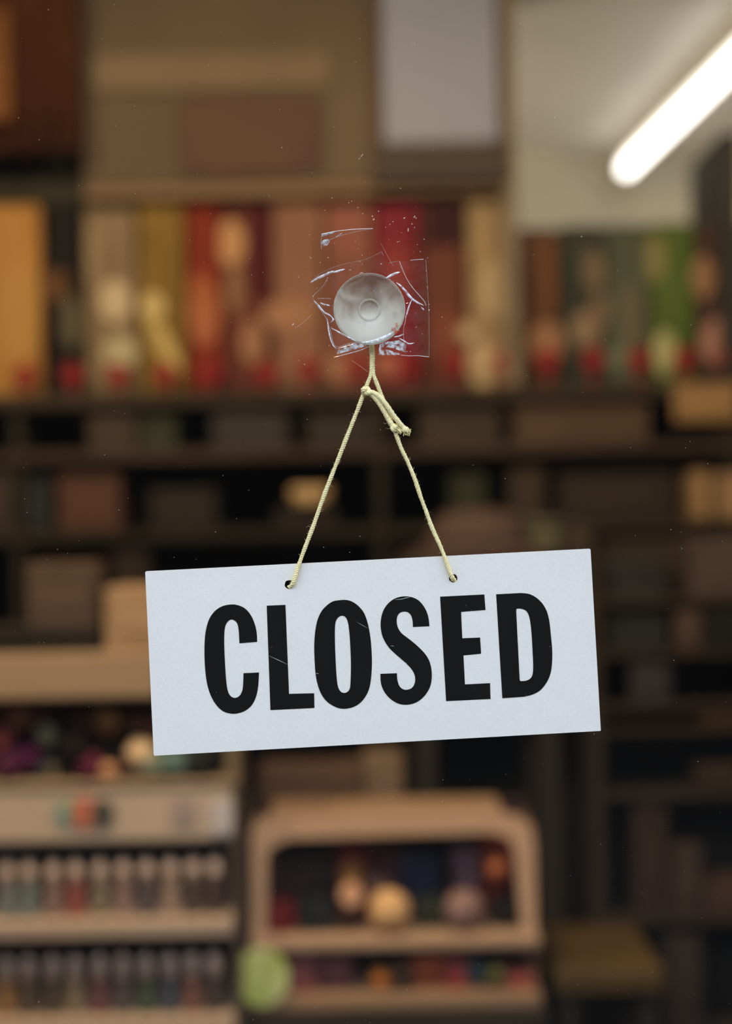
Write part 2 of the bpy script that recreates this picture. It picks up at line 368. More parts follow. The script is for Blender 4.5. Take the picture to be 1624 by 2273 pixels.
# ================================================================ twine
YT = YS - .0014; DT = YT - CY
twine_mat = mat((.86, .74, .36), .95, .1, .10, 2500, var=(.93, .85, .50))
string = thing('string', 'pale yellow twisted cotton string tied in a knot between suction cup and sign', 'string', W(825, 830, DT))
def lay(path3, r, pitch=.0052, ply=3, seg=6, step=.0005, rr=None, handed=1):
    """plied cord along a 3-D path; returns MB"""
    P = [Vector(p) for p in cr_open([tuple(p) for p in path3], 10)]
    Q = [P[0]]; 
    for a, b in zip(P, P[1:]):
        d = (b - a).length; k = max(1, int(d / step))
        Q += [a.lerp(b, (i + 1) / k) for i in range(k)]
    mb = MB(); S = 0; pos = []
    ups = None; frames = []
    for i, p in enumerate(Q):
        t_ = (Q[min(i + 1, len(Q) - 1)] - Q[max(i - 1, 0)]).normalized()
        if ups is None: ups = Vector((0, 1, 0)) if abs(t_.y) < .8 else Vector((1, 0, 0))
        nn = (ups - t_ * ups.dot(t_)).normalized(); ups = nn
        frames.append((nn, t_.cross(nn)))
    acc = [0]
    for a, b in zip(Q, Q[1:]): acc.append(acc[-1] + (b - a).length)
    tot = acc[-1]
    for k in range(ply):
        line, rad = [], []
        for i, p in enumerate(Q):
            f_ = rr(acc[i] / tot) if rr else 1
            a = handed * 2 * pi * acc[i] / pitch + 2 * pi * k / ply
            nn, bb = frames[i]
            line.append(p + (nn * cos(a) + bb * sin(a)) * r * .48 * f_); rad.append(r * .58 * (1 + .08 * sin(acc[i] * 3100 + k)) * (f_ if f_ < 1.4 else 1.2))
        mb.tube(line, rad, seg)
    return mb, Q
def P3(pts, y0=0.0):
    return [W(p[0], p[1], DT + y0 + (p[2] if len(p) > 2 else 0)) for p in pts]
px = K * DT
A = P3([(641, 1303, .0030), (645, 1302, .0018), (650, 1294, .0002), (655, 1279, -.0002), (660.6, 1261), (674, 1223), (697.5, 1161), (718, 1102), (748, 1025), (777, 951), (796, 903), (807, 873), (815, 852), (823, 829), (824.5, 800, .001), (823.5, 765, .004), (822, 735, .012)])
B = P3([(1010, 1288, .0032), (1006, 1287, .0020), (1003, 1281, .0002), (999, 1272, -.0002), (986, 1235), (975, 1208), (959, 1173), (946, 1137), (934, 1105), (921, 1066), (904.5, 1025), (890, 995), (878, 962), (866, 930, .001), (852, 893, .0012), (844, 872, .0006), (836, 851), (829, 832), (827, 812, .001), (827.5, 790, .0022), (826, 765, .005), (824, 735, .0125)])
strands = []
for pth, nm in ((A, 'left'), (B, 'right')):
    mb, Q = lay(pth, 4.7 * px, .0046, rr=lambda f_: 1 + .06 * sin(f_ * 37) + .04 * sin(f_ * 91)); mb.build('strand', twine_mat, string, smooth=True); strands.append(Q)
T1 = P3([(806, 862, .001), (810, 872, -.0012), (818, 872, -.0024), (828, 872, -.0018), (842, 881, -.0026), (858, 900, -.0028), (876, 926, -.0024), (891, 945, -.0018), (902, 957, -.0015)])
T2 = P3([(812, 858, .0012), (817, 866, -.001), (822, 873, -.0012), (836, 888, -.0016), (850, 909, -.0016), (862, 931, -.0018), (870, 944, -.002), (877, 951, -.002)])
for T_ in (T1, T2):
    mb, Q = lay(T_, 6.1 * px, .0040, rr=lambda f_: 1 + (.55 if f_ > .93 else 0) * (f_ - .93) / .07); mb.build('tail', twine_mat, string, smooth=True); strands.append(Q)
# overhand knot and the second little knot
kp = [W(812 + 6.5 * cos(a), 869 + 5.0 * sin(a), DT - .0004 + .0024 * sin(a * 1.0 + .8)) for a in (-.6 + 2 * pi * i / 12 for i in range(12))]
mb, _ = lay(kp, 4.6 * px, .004); mb.build('knot', twine_mat, string, smooth=True)
kp = [W(876 + 6.0 * cos(a), 950 + 6.0 * sin(a), DT - .0008 + .0022 * sin(a + 2.2)) for a in (.4 + 2 * pi * i / 12 for i in range(12))]
mb, _ = lay(kp, 4.2 * px, .004); mb.build('knot', twine_mat, string, smooth=True)
# frayed ends
def fray(c, d, n_, ln, spread):
    mb = MB()
    for i in range(n_):
        dd = (d + Vector((random.gauss(0, spread), random.gauss(0, spread * .6), random.gauss(0, spread)))).normalized()
        s_ = c + Vector((random.uniform(-1, 1), random.uniform(-1, 1), random.uniform(-1, 1))) * .0012
        mb.tube([s_, s_ + dd * ln * .5, s_ + (dd + Vector((random.gauss(0, .15), 0, random.gauss(0, .15)))).normalized() * ln * random.uniform(.8, 1.1)], [.00030, .0003, .0002], 4)
    return mb
dT = (T1[-1] - T1[-2]).normalized()
o = fray(T1[-1] - dT * .001, dT, 70, .0029, .33).build('frayed_end', twine_mat, string); o['kind'] = 'stuff'
dT = Vector((.62, 0, -.78))
o = fray(W(882, 952, DT - .0015), dT, 45, .0028, .3).build('frayed_end', twine_mat, string); o['kind'] = 'stuff'
# fuzz
fz = MB()
for Q in strands:
    for i in range(0, len(Q) - 3, 2):
        if random.random() < .55:
            t_ = (Q[i + 1] - Q[i]).normalized(); s_ = Vector((t_.z, random.uniform(-.4, .4), -t_.x)) * random.choice((-1, 1))
            p = Q[i] + s_ * 3.8 * px; ln = random.uniform(.0006, .0018) * (2.2 if random.random() < .05 else 1)
            q1 = p + (s_ * .8 + t_ * random.uniform(-.8, .8)).normalized() * ln * .6
            q2 = q1 + (s_ * .5 + t_ * random.uniform(-1.2, 1.2)).normalized() * ln * .5
            fz.tube([p, q1, q2], [.00007, .00005, .00003], 3, cap=False)
o = fz.build('fuzz', twine_mat, string); o['kind'] = 'stuff'

# ================================================================ clear tape on the inside of the pane
Z1 = (650, 460, 1624 / 360)
DTP = DG + .0003
def lp(pts, D): return [(lambda v: (v.x, v.z))(W(x, y, D)) for x, y in pts]
tape_mat = clear_mat('clear_tape_film', (.8, .78, .74), .008, .35, .1, blot=(160, .001, .012))
edge_mat = clear_mat('tape_edge', (.80, .74, .64), .42, .6, .12)
dull_mat = clear_mat('tape_haze', (.82, .82, .82), .5, .6, .2, blot=(420, .0, .95))
def tape(label, polys, edges, folds, haze=()):
    x_ = W(*z([polys[0][0]], *Z1)[0], DTP)
    t_ = thing('clear_tape', label, 'tape', x_)
    for i, pl in enumerate(polys):
        pts = smooth(z(pl, *Z1), set(range(len(pl))), 1)
        MB().prism(lp(pts, DTP), .0003 + .0001 * i, .00035 + .0001 * i).build('film', tape_mat, t_)
    mb = MB()
    for e_, wd in edges: ribbon(mb, cr_open(z(e_, *Z1)), wd, DTP - .00005, taper=False, bump=.0001)
    mb.build('film_edge', edge_mat, t_)
    for e_, wd in folds:
        mb = MB(); ribbon(mb, cr_open(z(e_, *Z1)), wd * .85, DTP - .0001, bump=.00025); mb.build('fold_glint', glint_mat, t_)  # raised folds, with their glints painted in as white
    for h_ in haze: MB().prism(lp(z(h_, *Z1), DTP), .00045, .0005).build('crinkled_patch', dull_mat, t_)
    return t_
arc1 = [(770 + 362 * cos(a), 1012 + 352 * sin(a)) for a in (radians(d) for d in range(200, 321, 10))]
arc2 = [(770 + 362 * cos(a), 1012 + 352 * sin(a)) for a in (radians(d) for d in range(100, 191, 10))]
tape('crumpled clear tape around the top left and left of the suction cup',
     [[(180, 750), (260, 670), (400, 605), (550, 560), (700, 530), (800, 490), (888, 445), (935, 560), (1065, 540), (1110, 660), (1160, 750)] + arc1[::-1] + [(340, 800), (205, 885), (350, 700)],
      [(205, 940), (380, 915), (415, 1000)] + arc2[::-1] + [(780, 1390), (600, 1450), (410, 1503), (430, 1420), (365, 1270), (330, 1110)]],
     [([(170, 755), (260, 672), (400, 603), (550, 560), (700, 530), (800, 490), (888, 445)], 1.0), ([(888, 445), (905, 480)], 1.2),
      ([(350, 700), (300, 790), (205, 885), (210, 930)], 1.2), ([(245, 915), (320, 912), (385, 915)], 1.4), ([(205, 940), (330, 1110), (365, 1270), (430, 1425)], 1.2),
      ([(335, 1100), (375, 1240), (400, 1340), (445, 1400), (540, 1370), (640, 1350)], 1.1), ([(445, 1440), (560, 1410), (700, 1370)], 1.2), ([(180, 790), (185, 860), (200, 900)], .7), ([(160, 1000), (200, 960)], 1)],
     [([(175, 755), (240, 715), (320, 678), (380, 650), (425, 640)], 6.5), ([(400, 655), (450, 640), (520, 620)], 5), ([(210, 935), (260, 990), (310, 1050), (370, 1085), (415, 1130)], 4.5),
      ([(270, 955), (310, 975), (370, 985)], 5), ([(345, 1115), (352, 1200), (370, 1300), (400, 1380), (435, 1418)], 3.4), ([(380, 1212), (430, 1235), (500, 1275), (570, 1310), (640, 1345)], 4),
      ([(440, 1420), (540, 1390), (650, 1357)], 1.8), ([(410, 1503), (560, 1465), (680, 1430), (770, 1390)], 2.2), ([(385, 1100), (400, 1130), (370, 1160)], 3), ([(660, 664), (690, 658), (715, 656)], 1.6)],
     [[(560, 1360), (700, 1370), (740, 1390), (560, 1440), (440, 1470), (450, 1430)]])
tape('clear tape square with thin straight edges right of the suction cup',
     [[(1060, 545), (1330, 520), (1345, 800), (1362, 1000), (1362, 1500), (1080, 1482), (860, 1475), (858, 1365), (960, 1330), (1060, 1240), (1110, 1150), (1132, 1010), (1110, 870), (1050, 770)]],
     [([(1065, 540), (1090, 610), (1140, 720), (1200, 810), (1270, 890), (1315, 945), (1330, 985)], 1.6), ([(1330, 520), (1345, 760), (1358, 1000), (1362, 1240), (1362, 1500)], .8), ([(1175, 532), (1240, 526), (1305, 522)], 1.5),
      ([(1110, 1180), (1108, 1300), (1125, 1440)], 1.2), ([(1160, 1490), (1250, 1488), (1362, 1500)], 1.5), ([(1080, 1482), (1160, 1490)], 2.0), ([(1110, 1330), (1108, 1440), (1150, 1445)], 1.2), ([(960, 560), (1000, 548), (1060, 540)], 1.3), ([(1190, 925), (1150, 1010), (1130, 1100), (1118, 1180)], 1.3)],
     [([(930, 712), (975, 685), (1020, 665), (1072, 648)], 6.5), ([(1030, 752), (1080, 790), (1130, 845), (1180, 905), (1240, 950), (1310, 985)], 6.0), ([(1280, 1000), (1300, 1020), (1312, 1030)], 4), ([(1190, 920), (1165, 985), (1145, 1050), (1125, 1110)], 3.6),
      ([(1010, 1300), (1050, 1295), (1110, 1270)], 4), ([(1060, 1310), (1110, 1340), (1160, 1368), (1222, 1357)], 4.0), ([(870, 560), (890, 575)], 2), ([(1130, 965), (1160, 958)], 1.8), ([(960, 1345), (1010, 1370), (1060, 1365)], 3)],
     [[(862, 1400), (905, 1425), (960, 1428), (1015, 1450), (1080, 1465), (1060, 1480), (1040, 1474), (1020, 1486), (990, 1474), (960, 1484), (930, 1472), (905, 1484), (880, 1474), (858, 1482)],
      [(960, 1350), (1060, 1330), (1140, 1380), (1110, 1450), (1000, 1410), (930, 1400)], [(870, 1370), (960, 1340), (940, 1390), (865, 1410)]])
tape('small torn strip of clear tape above the suction cup',
     [[(285, 270), (420, 243), (610, 222), (800, 213), (700, 235), (560, 262), (440, 300), (370, 325), (350, 380), (300, 385), (283, 420)]],
     [([(285, 272), (420, 243), (610, 222), (800, 215)], 1.6), ([(430, 300), (560, 262), (700, 232), (800, 218)], 1.2), ([(283, 290), (280, 350), (285, 420)], 1.2), ([(300, 385), (345, 375), (370, 325)], 1.2), ([(370, 325), (440, 298)], 1)],
     [([(285, 275), (340, 272), (410, 255)], 3), ([(430, 298), (455, 285), (490, 258)], 3.2), ([(610, 220), (625, 225)], 2.5)],
     [[(285, 265), (420, 245), (400, 262), (340, 285), (285, 292)], [(283, 345), (310, 325), (370, 315), (365, 350), (340, 385), (285, 372)]])
# red ink smudge on the tape edge
red_ink = clear_mat('red_ink', (.62, .12, .06), .55, .2, blot=(700, .2, .8))
mb = MB()
for c_, r_, q_ in (((1038, 1180), 12, 1.8), ((1000, 1222), 14, 1.1), ((1030, 1250), 18, 1.0), ((1060, 1235), 8, 1.2), ((1018, 1215), 10, 1.3)):
    mb.prism(lp(z(circ(*c_, r_, 14, .25, q_), *Z1), DTP - .0002), .0001, .00014)
tag(mb.build('ink_smudge', red_ink), 'small orange red smudge at lower right rim of the suction cup', 'smudge')

# dust specks on the pane (nobody could count them)
sp = MB(); rs = random.Random(3)
def speck(x, y, r_, sq=1.0, a=0.0):
    c_ = W(x, y, DG + .0001); n_ = 6
    vs = [sp.bm.verts.new(c_ + Vector((r_ * K * DG * (cos(t_) * cos(a) - sq * sin(t_) * sin(a)), 0, r_ * K * DG * (cos(t_) * sin(a) + sq * sin(t_) * cos(a))))) for t_ in (2 * pi * i / n_ for i in range(n_))]
    sp.bm.faces.new(vs)
for _ in range(420): speck(rs.uniform(0, FW), rs.uniform(0, FH), rs.choice((.5, .6, .7, .9)))
for _ in range(140): speck(rs.gauss(830, 110), rs.gauss(620, 130), rs.choice((.5, .6, .8, 1.1)))
for x, y, r_, q, a in ((829, 487, 2.6, .7, .5), (826, 480, 1.6, 1, 0), (919.5, 481, 3.2, .4, 1), (923, 484, 2, .5, -.9), (897, 484, 2.4, .6, .4), (905.5, 510, 4.5, .3, 1.5), (840, 469, 1.4, 1, 0), (914, 497, 1.5, 1, 0),
                       (872, 492, 1.2, 1, 0), (882, 537, 1.2, 1, 0), (886, 536, 1.0, 1, 0), (805, 474, 1.5, .5, -.6), (941, 531, 1.3, 1, 0), (650, 720, 3, .5, .6), (1290, 525, 1.5, 1, 0), (803, 345, 5, .15, .9), (797, 352, 3, .2, .8), (952, 688, 1.6, 1, 0)):
    speck(x, y, r_, q, a)
o = sp.build('dust', clear_mat('dust_fleck', (.75, .68, .58), .62, .1)); o['kind'] = 'stuff'; tag(o, 'fine pale dust specks scattered over the window glass', 'dust')
# long faint curls of lint
lint_m = clear_mat('lint_fibre', (.7, .62, .5), .4, .1)
for pts, wd, lb in (([(845, 540), (858, 565), (872, 590)], .7, 'hair-thin scratch on the glass above right of the suction cup'), ([(690, 700), (670, 718), (655, 728)], .8, 'hair-thin scratch on the glass left of the suction cup'), ([(780, 800), (798, 812), (815, 825)], .7, 'hair-thin scratch on the glass left of the string top')):
    lm = MB(); ribbon(lm, cr_open(pts), wd, DG + .0002, taper=False)
    tag(lm.build('glass_scratch', lint_m), lb, 'scratch')

# ================================================================ shop interior
def pbox(mb, x0, y0, x1, y1, D, depth, bev=.003, rot=0.0):
    """real box whose front face covers about this rectangle at distance D"""
    c_ = W((x0 + x1) / 2, (y0 + y1) / 2, D); hw, hh = abs(x1 - x0) * K * D / 2, abs(y1 - y0) * K * D / 2
    return mb.box((c_.x - hw, c_.y, c_.z - hh), (c_.x + hw, c_.y + depth, c_.z + hh), bev, rot)
def zz(py, D): return W(812, py, D).z
def disc(mb, x, y, rpx, D, th=.004, sq=1.0, seg=28, rp2=None):
    c_ = W(x, y, D); R1 = rpx * K * D
    pts = [(c_.x + R1 * cos(a), c_.z + R1 * sq * sin(a)) for a in (2 * pi * i / seg for i in range(seg))]
    return mb.prism(pts, c_.y, c_.y + th)

# --- the big shelving unit
DU = 3.10
UY = CY + DU
unit = thing('shelving_unit', 'tall dark wooden shelving unit filling the middle of the shop behind the sign', 'shelving unit', (0, UY, 0))
dark_wood = mat(alb((58, 46, 31), EU), .6, .2, .2, 3, kind='wood')
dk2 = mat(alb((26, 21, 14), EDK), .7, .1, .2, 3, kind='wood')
edge_wood = mat(alb((66, 50, 38), EU), .6, .2, .2, 3, kind='wood')
tan_panel = mat(alb((128, 102, 72), EU), .7, .15, .1, 3, kind='wood')
XL, XR = -1.35, 1.10
z1 = zz(862, DU); z2 = zz(990, DU); z3 = zz(1168, DU); z4 = zz(1440, DU)
MB().box((XL, UY, z1 - .028), (XR, UY + .36, z1), .002).build('shelf_board', dark_wood, unit)
MB().box((XL, UY, z2 - .022), (XR, UY + .36, z2), .002).build('shelf_board', edge_wood, unit)
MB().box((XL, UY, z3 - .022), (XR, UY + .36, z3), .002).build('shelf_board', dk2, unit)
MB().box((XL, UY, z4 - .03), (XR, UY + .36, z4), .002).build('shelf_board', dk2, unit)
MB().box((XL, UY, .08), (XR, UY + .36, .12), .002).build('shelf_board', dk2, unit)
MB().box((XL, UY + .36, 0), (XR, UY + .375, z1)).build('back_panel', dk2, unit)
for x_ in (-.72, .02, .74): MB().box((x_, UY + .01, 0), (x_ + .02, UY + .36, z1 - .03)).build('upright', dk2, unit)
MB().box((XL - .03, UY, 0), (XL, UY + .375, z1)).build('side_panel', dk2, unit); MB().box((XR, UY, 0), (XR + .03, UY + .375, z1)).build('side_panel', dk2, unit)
# upper open part with the goods
ztop = zz(398, DU)
xp = W(1126, 300, DU).x
MB().box((XL, UY + .34, z1), (xp, UY + .36, ztop), 0).build('back_panel', tan_panel, unit)
MB().box((W(185, 410, DU).x, UY + .01, zz(428, DU)), (xp, UY + .36, zz(401, DU)), .002).build('shelf_board', tan_panel, unit)
# tall tan post and dark end post
post = mat(alb((132, 108, 76), EH), .6, .2, .15, 3, kind='wood')
MB().box((W(1114, 200, DU).x, UY - .005, z1), (W(1142, 200, DU).x, UY + .36, CEIL)).build('post', post, unit)
MB().box((W(1603, 500, DU).x, UY - .01, z1), (W(1640, 500, DU).x, UY + .30, zz(310, DU))).build('post', mat(alb((48, 46, 40), EU)), unit)
MB().box((W(1142, 500, DU).x, UY + .34, z1), (XR, UY + .36, zz(505, DU))).build('back_panel', mat(alb((70, 64, 46), EU)), unit)

# header area over the goods
hb = thing('header_board', 'plain brown header board above the row of boxes', 'board', W(500, 200, DU))
zt = CEIL - .005
MB().box((W(186, 200, DU).x, UY, zz(400, DU)), (W(838, 200, DU).x, UY + .03, zt), .003).build('board', mat(alb((104, 80, 54), EH), .7, .1, .12, 2.2), hb)
mb = MB(); pbox(mb, 205, 118, 735, 200, DU - .012, .01); mb.build('band', mat(alb((122, 95, 64), EH), .7, .1, .08, 4), hb, label='slightly lighter band across the board')
mb = MB(); pbox(mb, 400, 215, 715, 385, DU - .012, .01); mb.build('panel', mat(alb((94, 64, 44), EH), .7, .1, .1, 4), hb, label='redder brown rectangle low on the board')
ob = thing('hanging_cloth', 'orange brown cloth hanging at the top left of the shelves', 'cloth', W(80, 150, DU - .1))
mb = MB(); pl = []
for i in range(61):
    x_ = -150 + i * 320 / 60; pl.append((W(x_, 150, DU - .1).x, .018 * sin(i * .55) + .006 * sin(i * 1.7)))
zb, zt2 = zz(318, DU - .1), CEIL - .01; yb = UY - .08
top = [mb.bm.verts.new((x_, yb + d_, zt2)) for x_, d_ in pl]; bot = [mb.bm.verts.new((x_, yb + d_ * 1.2, zb + .006 * sin(i))) for i, (x_, d_) in enumerate(pl)]
for i in range(60): mb.bm.faces.new((top[i], bot[i], bot[i + 1], top[i + 1]))
g = bmesh.ops.solidify(mb.bm, geom=mb.bm.faces[:], thickness=.003)
mb.build('cloth', mat(alb((106, 62, 35), (.56, .45, .32)), .9, .05, .15, 5), ob, smooth=True)
mb = MB(); pbox(mb, -140, 20, 22, 270, DU - .135, .004); mb.build('trim_band', mat(alb((114, 68, 30), (1.1, .85, .5)), .9, .05, .1, 5), ob, label='lighter orange stripe at the left')
MB().box((W(-200, 200, DU).x, UY + .05, zz(430, DU)), (W(192, 200, DU).x, UY + .07, CEIL - .006)).build('backing_panel', mat(alb((58, 50, 32), EH), .8, .05), hb, label='dark olive panel behind the cloth')
dkb = MB(); pbox(dkb, -170, 322, 176, 425, DU + .075, .2)
tag(dkb.build('storage_box', mat(alb((44, 32, 20), EU), .7)), 'long dark brown storage box above the orange boxes at top left', 'box')

gb = thing('notice_board', 'pale grey blank notice board in a dark brown frame', 'notice board', W(980, 150, DU - .02))
mb = MB(); pbox(mb, 848, -70, 1108, 312, DU - .012, .008, .001); mb.build('panel', mat(alb((146, 136, 128), (1.02, .75, .46)), .5, .3, .03, 2), gb)
fr = mat(alb((84, 58, 40), EH), .6)
for r4 in ((826, -70, 848, 322), (1104, -70, 1116, 322)):
    mb = MB(); pbox(mb, *r4, DU - .022, .03, .002); mb.build('frame_side', fr, gb)
mb = MB(); pbox(mb, 826, 316, 1130, 402, DU - .02, .05, .003); mb.build('frame_bottom', mat(alb((68, 50, 35), EH), .6), gb)

# --- tall boxed goods in a row
EU2 = EU
goods = [
 (-60, 92, 440, (166, 116, 56), [('e', 40, 700, 50, 120, (178, 130, 66))], 'orange gold'),
 (102, 182, 450, (26, 24, 19), [('b', 88, 600, 150, 670, (96, 64, 36)), ('e', 158, 715, 24, 60, (92, 82, 60))], 'black'),
 (188, 303, 432, (130, 106, 76), [('e', 205, 560, 14, 80, (150, 124, 88)), ('e', 256, 668, 34, 46, (196, 172, 130)), ('e', 268, 782, 38, 36, (182, 166, 122))], 'taupe'),
 (307, 410, 432, (128, 98, 42), [('e', 338, 680, 26, 32, (204, 174, 110)), ('d', 365, 765, 22, 70, (190, 160, 94))], 'olive gold'),
 (413, 492, 436, (124, 46, 28), [('e', 452, 690, 36, 80, (168, 98, 62)), ('e', 445, 640, 30, 30, (158, 86, 48))], 'rust red'),
 (496, 602, 430, (100, 52, 40), [('e', 512, 540, 32, 52, (186, 136, 88)), ('b', 556, 440, 600, 660, (76, 26, 28)), ('e', 520, 640, 20, 60, (140, 98, 68))], 'maroon'),
 (606, 718, 424, (140, 96, 72), [('e', 640, 700, 60, 36, (164, 116, 82)), ('e', 560, 760, 26, 50, (160, 112, 78))], 'dusty pink'),
 (722, 830, 424, (138, 84, 66), [('e', 760, 820, 40, 30, (170, 118, 86))], 'rose brown'),
 (834, 930, 428, (128, 42, 48), [('e', 880, 600, 36, 60, (138, 58, 50)), ('e', 862, 812, 30, 30, (176, 104, 80))], 'crimson'),
 (934, 1034, 428, (102, 56, 42), [('b', 944, 434, 1026, 545, (58, 30, 28)), ('e', 990, 740, 30, 60, (126, 70, 50))], 'red brown'),
 (1038, 1140, 432, (152, 124, 84), [('e', 1098, 640, 34, 64, (182, 154, 112)), ('e', 1070, 810, 36, 50, (192, 160, 116))], 'beige'),
 (1146, 1240, 506, (92, 62, 40), [('b', 1200, 530, 1232, 700, (116, 74, 44)), ('e', 1212, 760, 40, 46, (160, 114, 80))], 'brown'),
 (1244, 1340, 500, (58, 58, 44), [('e', 1318, 600, 24, 50, (118, 98, 72)), ('e', 1300, 730, 34, 40, (140, 114, 86)), ('e', 1330, 690, 22, 40, (120, 96, 74))], 'dark green'),
 (1344, 1440, 498, (84, 86, 64), [('e', 1400, 700, 30, 70, (104, 94, 70)), ('e', 1372, 800, 30, 34, (108, 112, 84))], 'grey green'),
 (1444, 1542, 494, (84, 98, 42), [('e', 1452, 575, 24, 52, (140, 126, 76)), ('e', 1474, 785, 24, 52, (182, 172, 114))], 'leaf green'),
 (1546, 1680, 500, (76, 54, 44), [('e', 1560, 615, 24, 48, (152, 112, 78)), ('e', 1600, 760, 44, 56, (172, 124, 102))], 'dark brown')]
neigh = {0: 'at the left edge beside the black box', 15: 'at the right edge of the row'}
bw = [None] * len(goods)
for i, (x0, x1, yt, c_, pats, nm) in enumerate(goods):
    Dg = DU + .05 + .006 * (i % 3)
    near = neigh.get(i) or 'between the %s and %s boxes' % (goods[i - 1][5], goods[i + 1][5])
    base = z1; top_ = W((x0 + x1) / 2, yt, Dg).z
    xa, xb = W(x0, 650, Dg).x, W(x1, 650, Dg).x
    t_ = thing('boxed_kit', 'tall %s box standing on the shelf %s' % (nm, near), 'box', ((xa + xb) / 2, CY + Dg, base), 'tall boxes on the top shelf')
    a_ = alb(c_, EU2)
    MB().box((xa + .002, CY + Dg, base), (xb - .002, CY + Dg + .12, top_), .004).build('carton', mat(a_, .65, .08, .12, 9), t_)
    for kk, (k_, px_, py_, a1, a2, cc) in enumerate(pats):
        pm = mat(alb(cc, EU2), .65, .08); mb = MB()
        if k_ == 'b': pbox(mb, px_, py_, a1, a2, Dg - .004, .0039, .001)
        else:
            cc3 = W(px_, py_, Dg - .004); s1, s2 = a1 * K * Dg, a2 * K * Dg; ang = .35 if k_ == 'd' else 0
            pts = [(cc3.x + s1 * cos(q) * cos(ang) + s2 * sin(q) * sin(ang), cc3.z - s1 * cos(q) * -sin(ang) * -1 + s2 * sin(q) * cos(ang)) for q in (2 * pi * j / 22 for j in range(22))]
            if k_ == 'd': pts = [(cc3.x + s1 * cos(q) - s2 * sin(q) * .42, cc3.z + s2 * sin(q) * .9) for q in (2 * pi * j / 22 for j in range(22))]
            mb.prism(pts, cc3.y - .0007 * kk, cc3.y + .0038)
        mb.build('picture', pm, t_, label='paler printed shape on the front' if sum(cc) > sum(c_) else 'darker printed panel on the front')
# blurred point of light, painted as a pale disc
tag(disc(MB(), 1038, 738, 21, DU + .0435, .005).build('glint_disc', mat(alb((190, 160, 116), EU), .3, .5)), 'small pale painted glint in front of the beige and red brown boxes', 'painted glint')
# red round price tags
tags = [(55, 831), (160, 830), (262, 829), (366, 828), (465, 828), (590, 826), (685, 815), (790, 812), (905, 806), (1010, 803), (1118, 802), (1215, 797), (1316, 796), (1417, 795), (1517, 794), (1612, 794)]
for i, (x_, y_) in enumerate(tags):
    c_ = W(x_, y_, DU + .012); ztag = c_.z
    near = goods[min(range(16), key=lambda j: abs((goods[j][0] + goods[j][1]) / 2 - x_))][5]
    t_ = thing('price_tag', 'round red price tag at the foot of the %s box' % near, 'price tag', (c_.x, c_.y, z1), 'round red tags along the top shelf')
    R1 = 24 * K * DU
    MB().prism([(c_.x + R1 * cos(a), ztag + R1 * sin(a)) for a in (2 * pi * j / 24 for j in range(24))], c_.y, c_.y + .004).build('disc', mat((.26, .016, .024), .5, .15), t_)
    MB().box((c_.x - .004, c_.y + .004, z1), (c_.x + .004, c_.y + .008, ztag)).build('stem', mat((.3, .04, .04), .4), t_)
    MB().box((c_.x - .012, c_.y - .006, z1), (c_.x + .012, c_.y + .014, z1 + .004), .001).build('foot', mat((.2, .05, .04), .4), t_)
tags_fix = {}

# --- dim goods on the lower shelves of the unit
def item(name, label, cat, r4, D, depth, rgb, E=EDK, rough=.6, bev=.004, zbase=None, group=None, lid=False, rot=0.0):
    x0, y0, x1, y1 = r4
    c_ = W((x0 + x1) / 2, (y0 + y1) / 2, D); hw = (x1 - x0) * K * D / 2; hh = (y1 - y0) * K * D / 2
    zb_ = c_.z - hh if zbase is None else zbase; zt_ = c_.z + hh
    t_ = thing(name, label, cat, (c_.x, CY + D, zb_), group)
    a_ = alb(rgb, E)
    if lid:
        h_ = (zt_ - zb_) * .25
        MB().box((c_.x - hw, CY + D, zb_), (c_.x + hw, CY + D + depth, zt_ - h_), bev).build('body', mat(a_, rough, .3, .1, 12), t_)
        MB().box((c_.x - hw - .003, CY + D - .003, zt_ - h_), (c_.x + hw + .003, CY + D + depth + .003, zt_), bev).build('lid', mat(tuple(v * .92 for v in a_), rough, .3, .1, 12), t_)
    else:
        MB().box((c_.x - hw, CY + D, zb_), (c_.x + hw, CY + D + depth, zt_), bev, rot).build('body', mat(a_, rough, .3, .12, 12), t_)
        mb = MB().box((c_.x - hw * .7, CY + D - .002, zb_ + (zt_ - zb_) * .3), (c_.x + hw * .7, CY + D - .0001, zb_ + (zt_ - zb_) * .7), .0005)
        mb.build('front_label', mat(tuple(min(.8, v * 1.18) for v in a_), rough), t_)
    return t_
E2 = (.72, .6, .38)
item('flat_box', 'flat dull brown box lying under the black and taupe boxes', 'box', (195, 895, 300, 985), DU + .03, .2, (58, 44, 28), E2, zbase=z2, lid=True)
item('flat_box', 'flat dark olive box under the olive gold box', 'box', (310, 920, 390, 985), DU + .04, .2, (42, 44, 22), E2, zbase=z2, lid=True)
item('flat_box', 'flat dark slate box under the dusty pink box', 'box', (470, 885, 640, 985), DU + .03, .2, (44, 38, 30), E2, zbase=z2, lid=True)
item('flat_box', 'flat dark brown box under the string knot', 'box', (680, 890, 860, 985), DU + .04, .2, (40, 33, 23), E2, zbase=z2, lid=True)
item('flat_box', 'flat umber box under the red brown and beige boxes', 'box', (930, 895, 1110, 985), DU + .03, .2, (52, 40, 26), E2, zbase=z2, lid=True)
item('flat_box', 'wide ochre brown box under the dark green boxes', 'box', (1140, 900, 1440, 985), DU + .02, .22, (72, 52, 32), E2, zbase=z2, lid=True)
item('placard', 'golden tan placard fixed to the shelf edge at the right edge', 'placard', (1496, 852, 1640, 935), DU - .0105, .010, (146, 110, 66), EU, zbase=None, bev=.001)
item('small_carton', 'rust brown square carton on the middle shelf at the left', 'carton', (128, 1055, 266, 1160), DU + .02, .16, (72, 44, 27), E2, zbase=z3)
item('small_carton', 'dark teal grey carton at the left end of the middle shelf', 'carton', (30, 1060, 112, 1160), DU + .05, .16, (34, 36, 32), E2, zbase=z3)
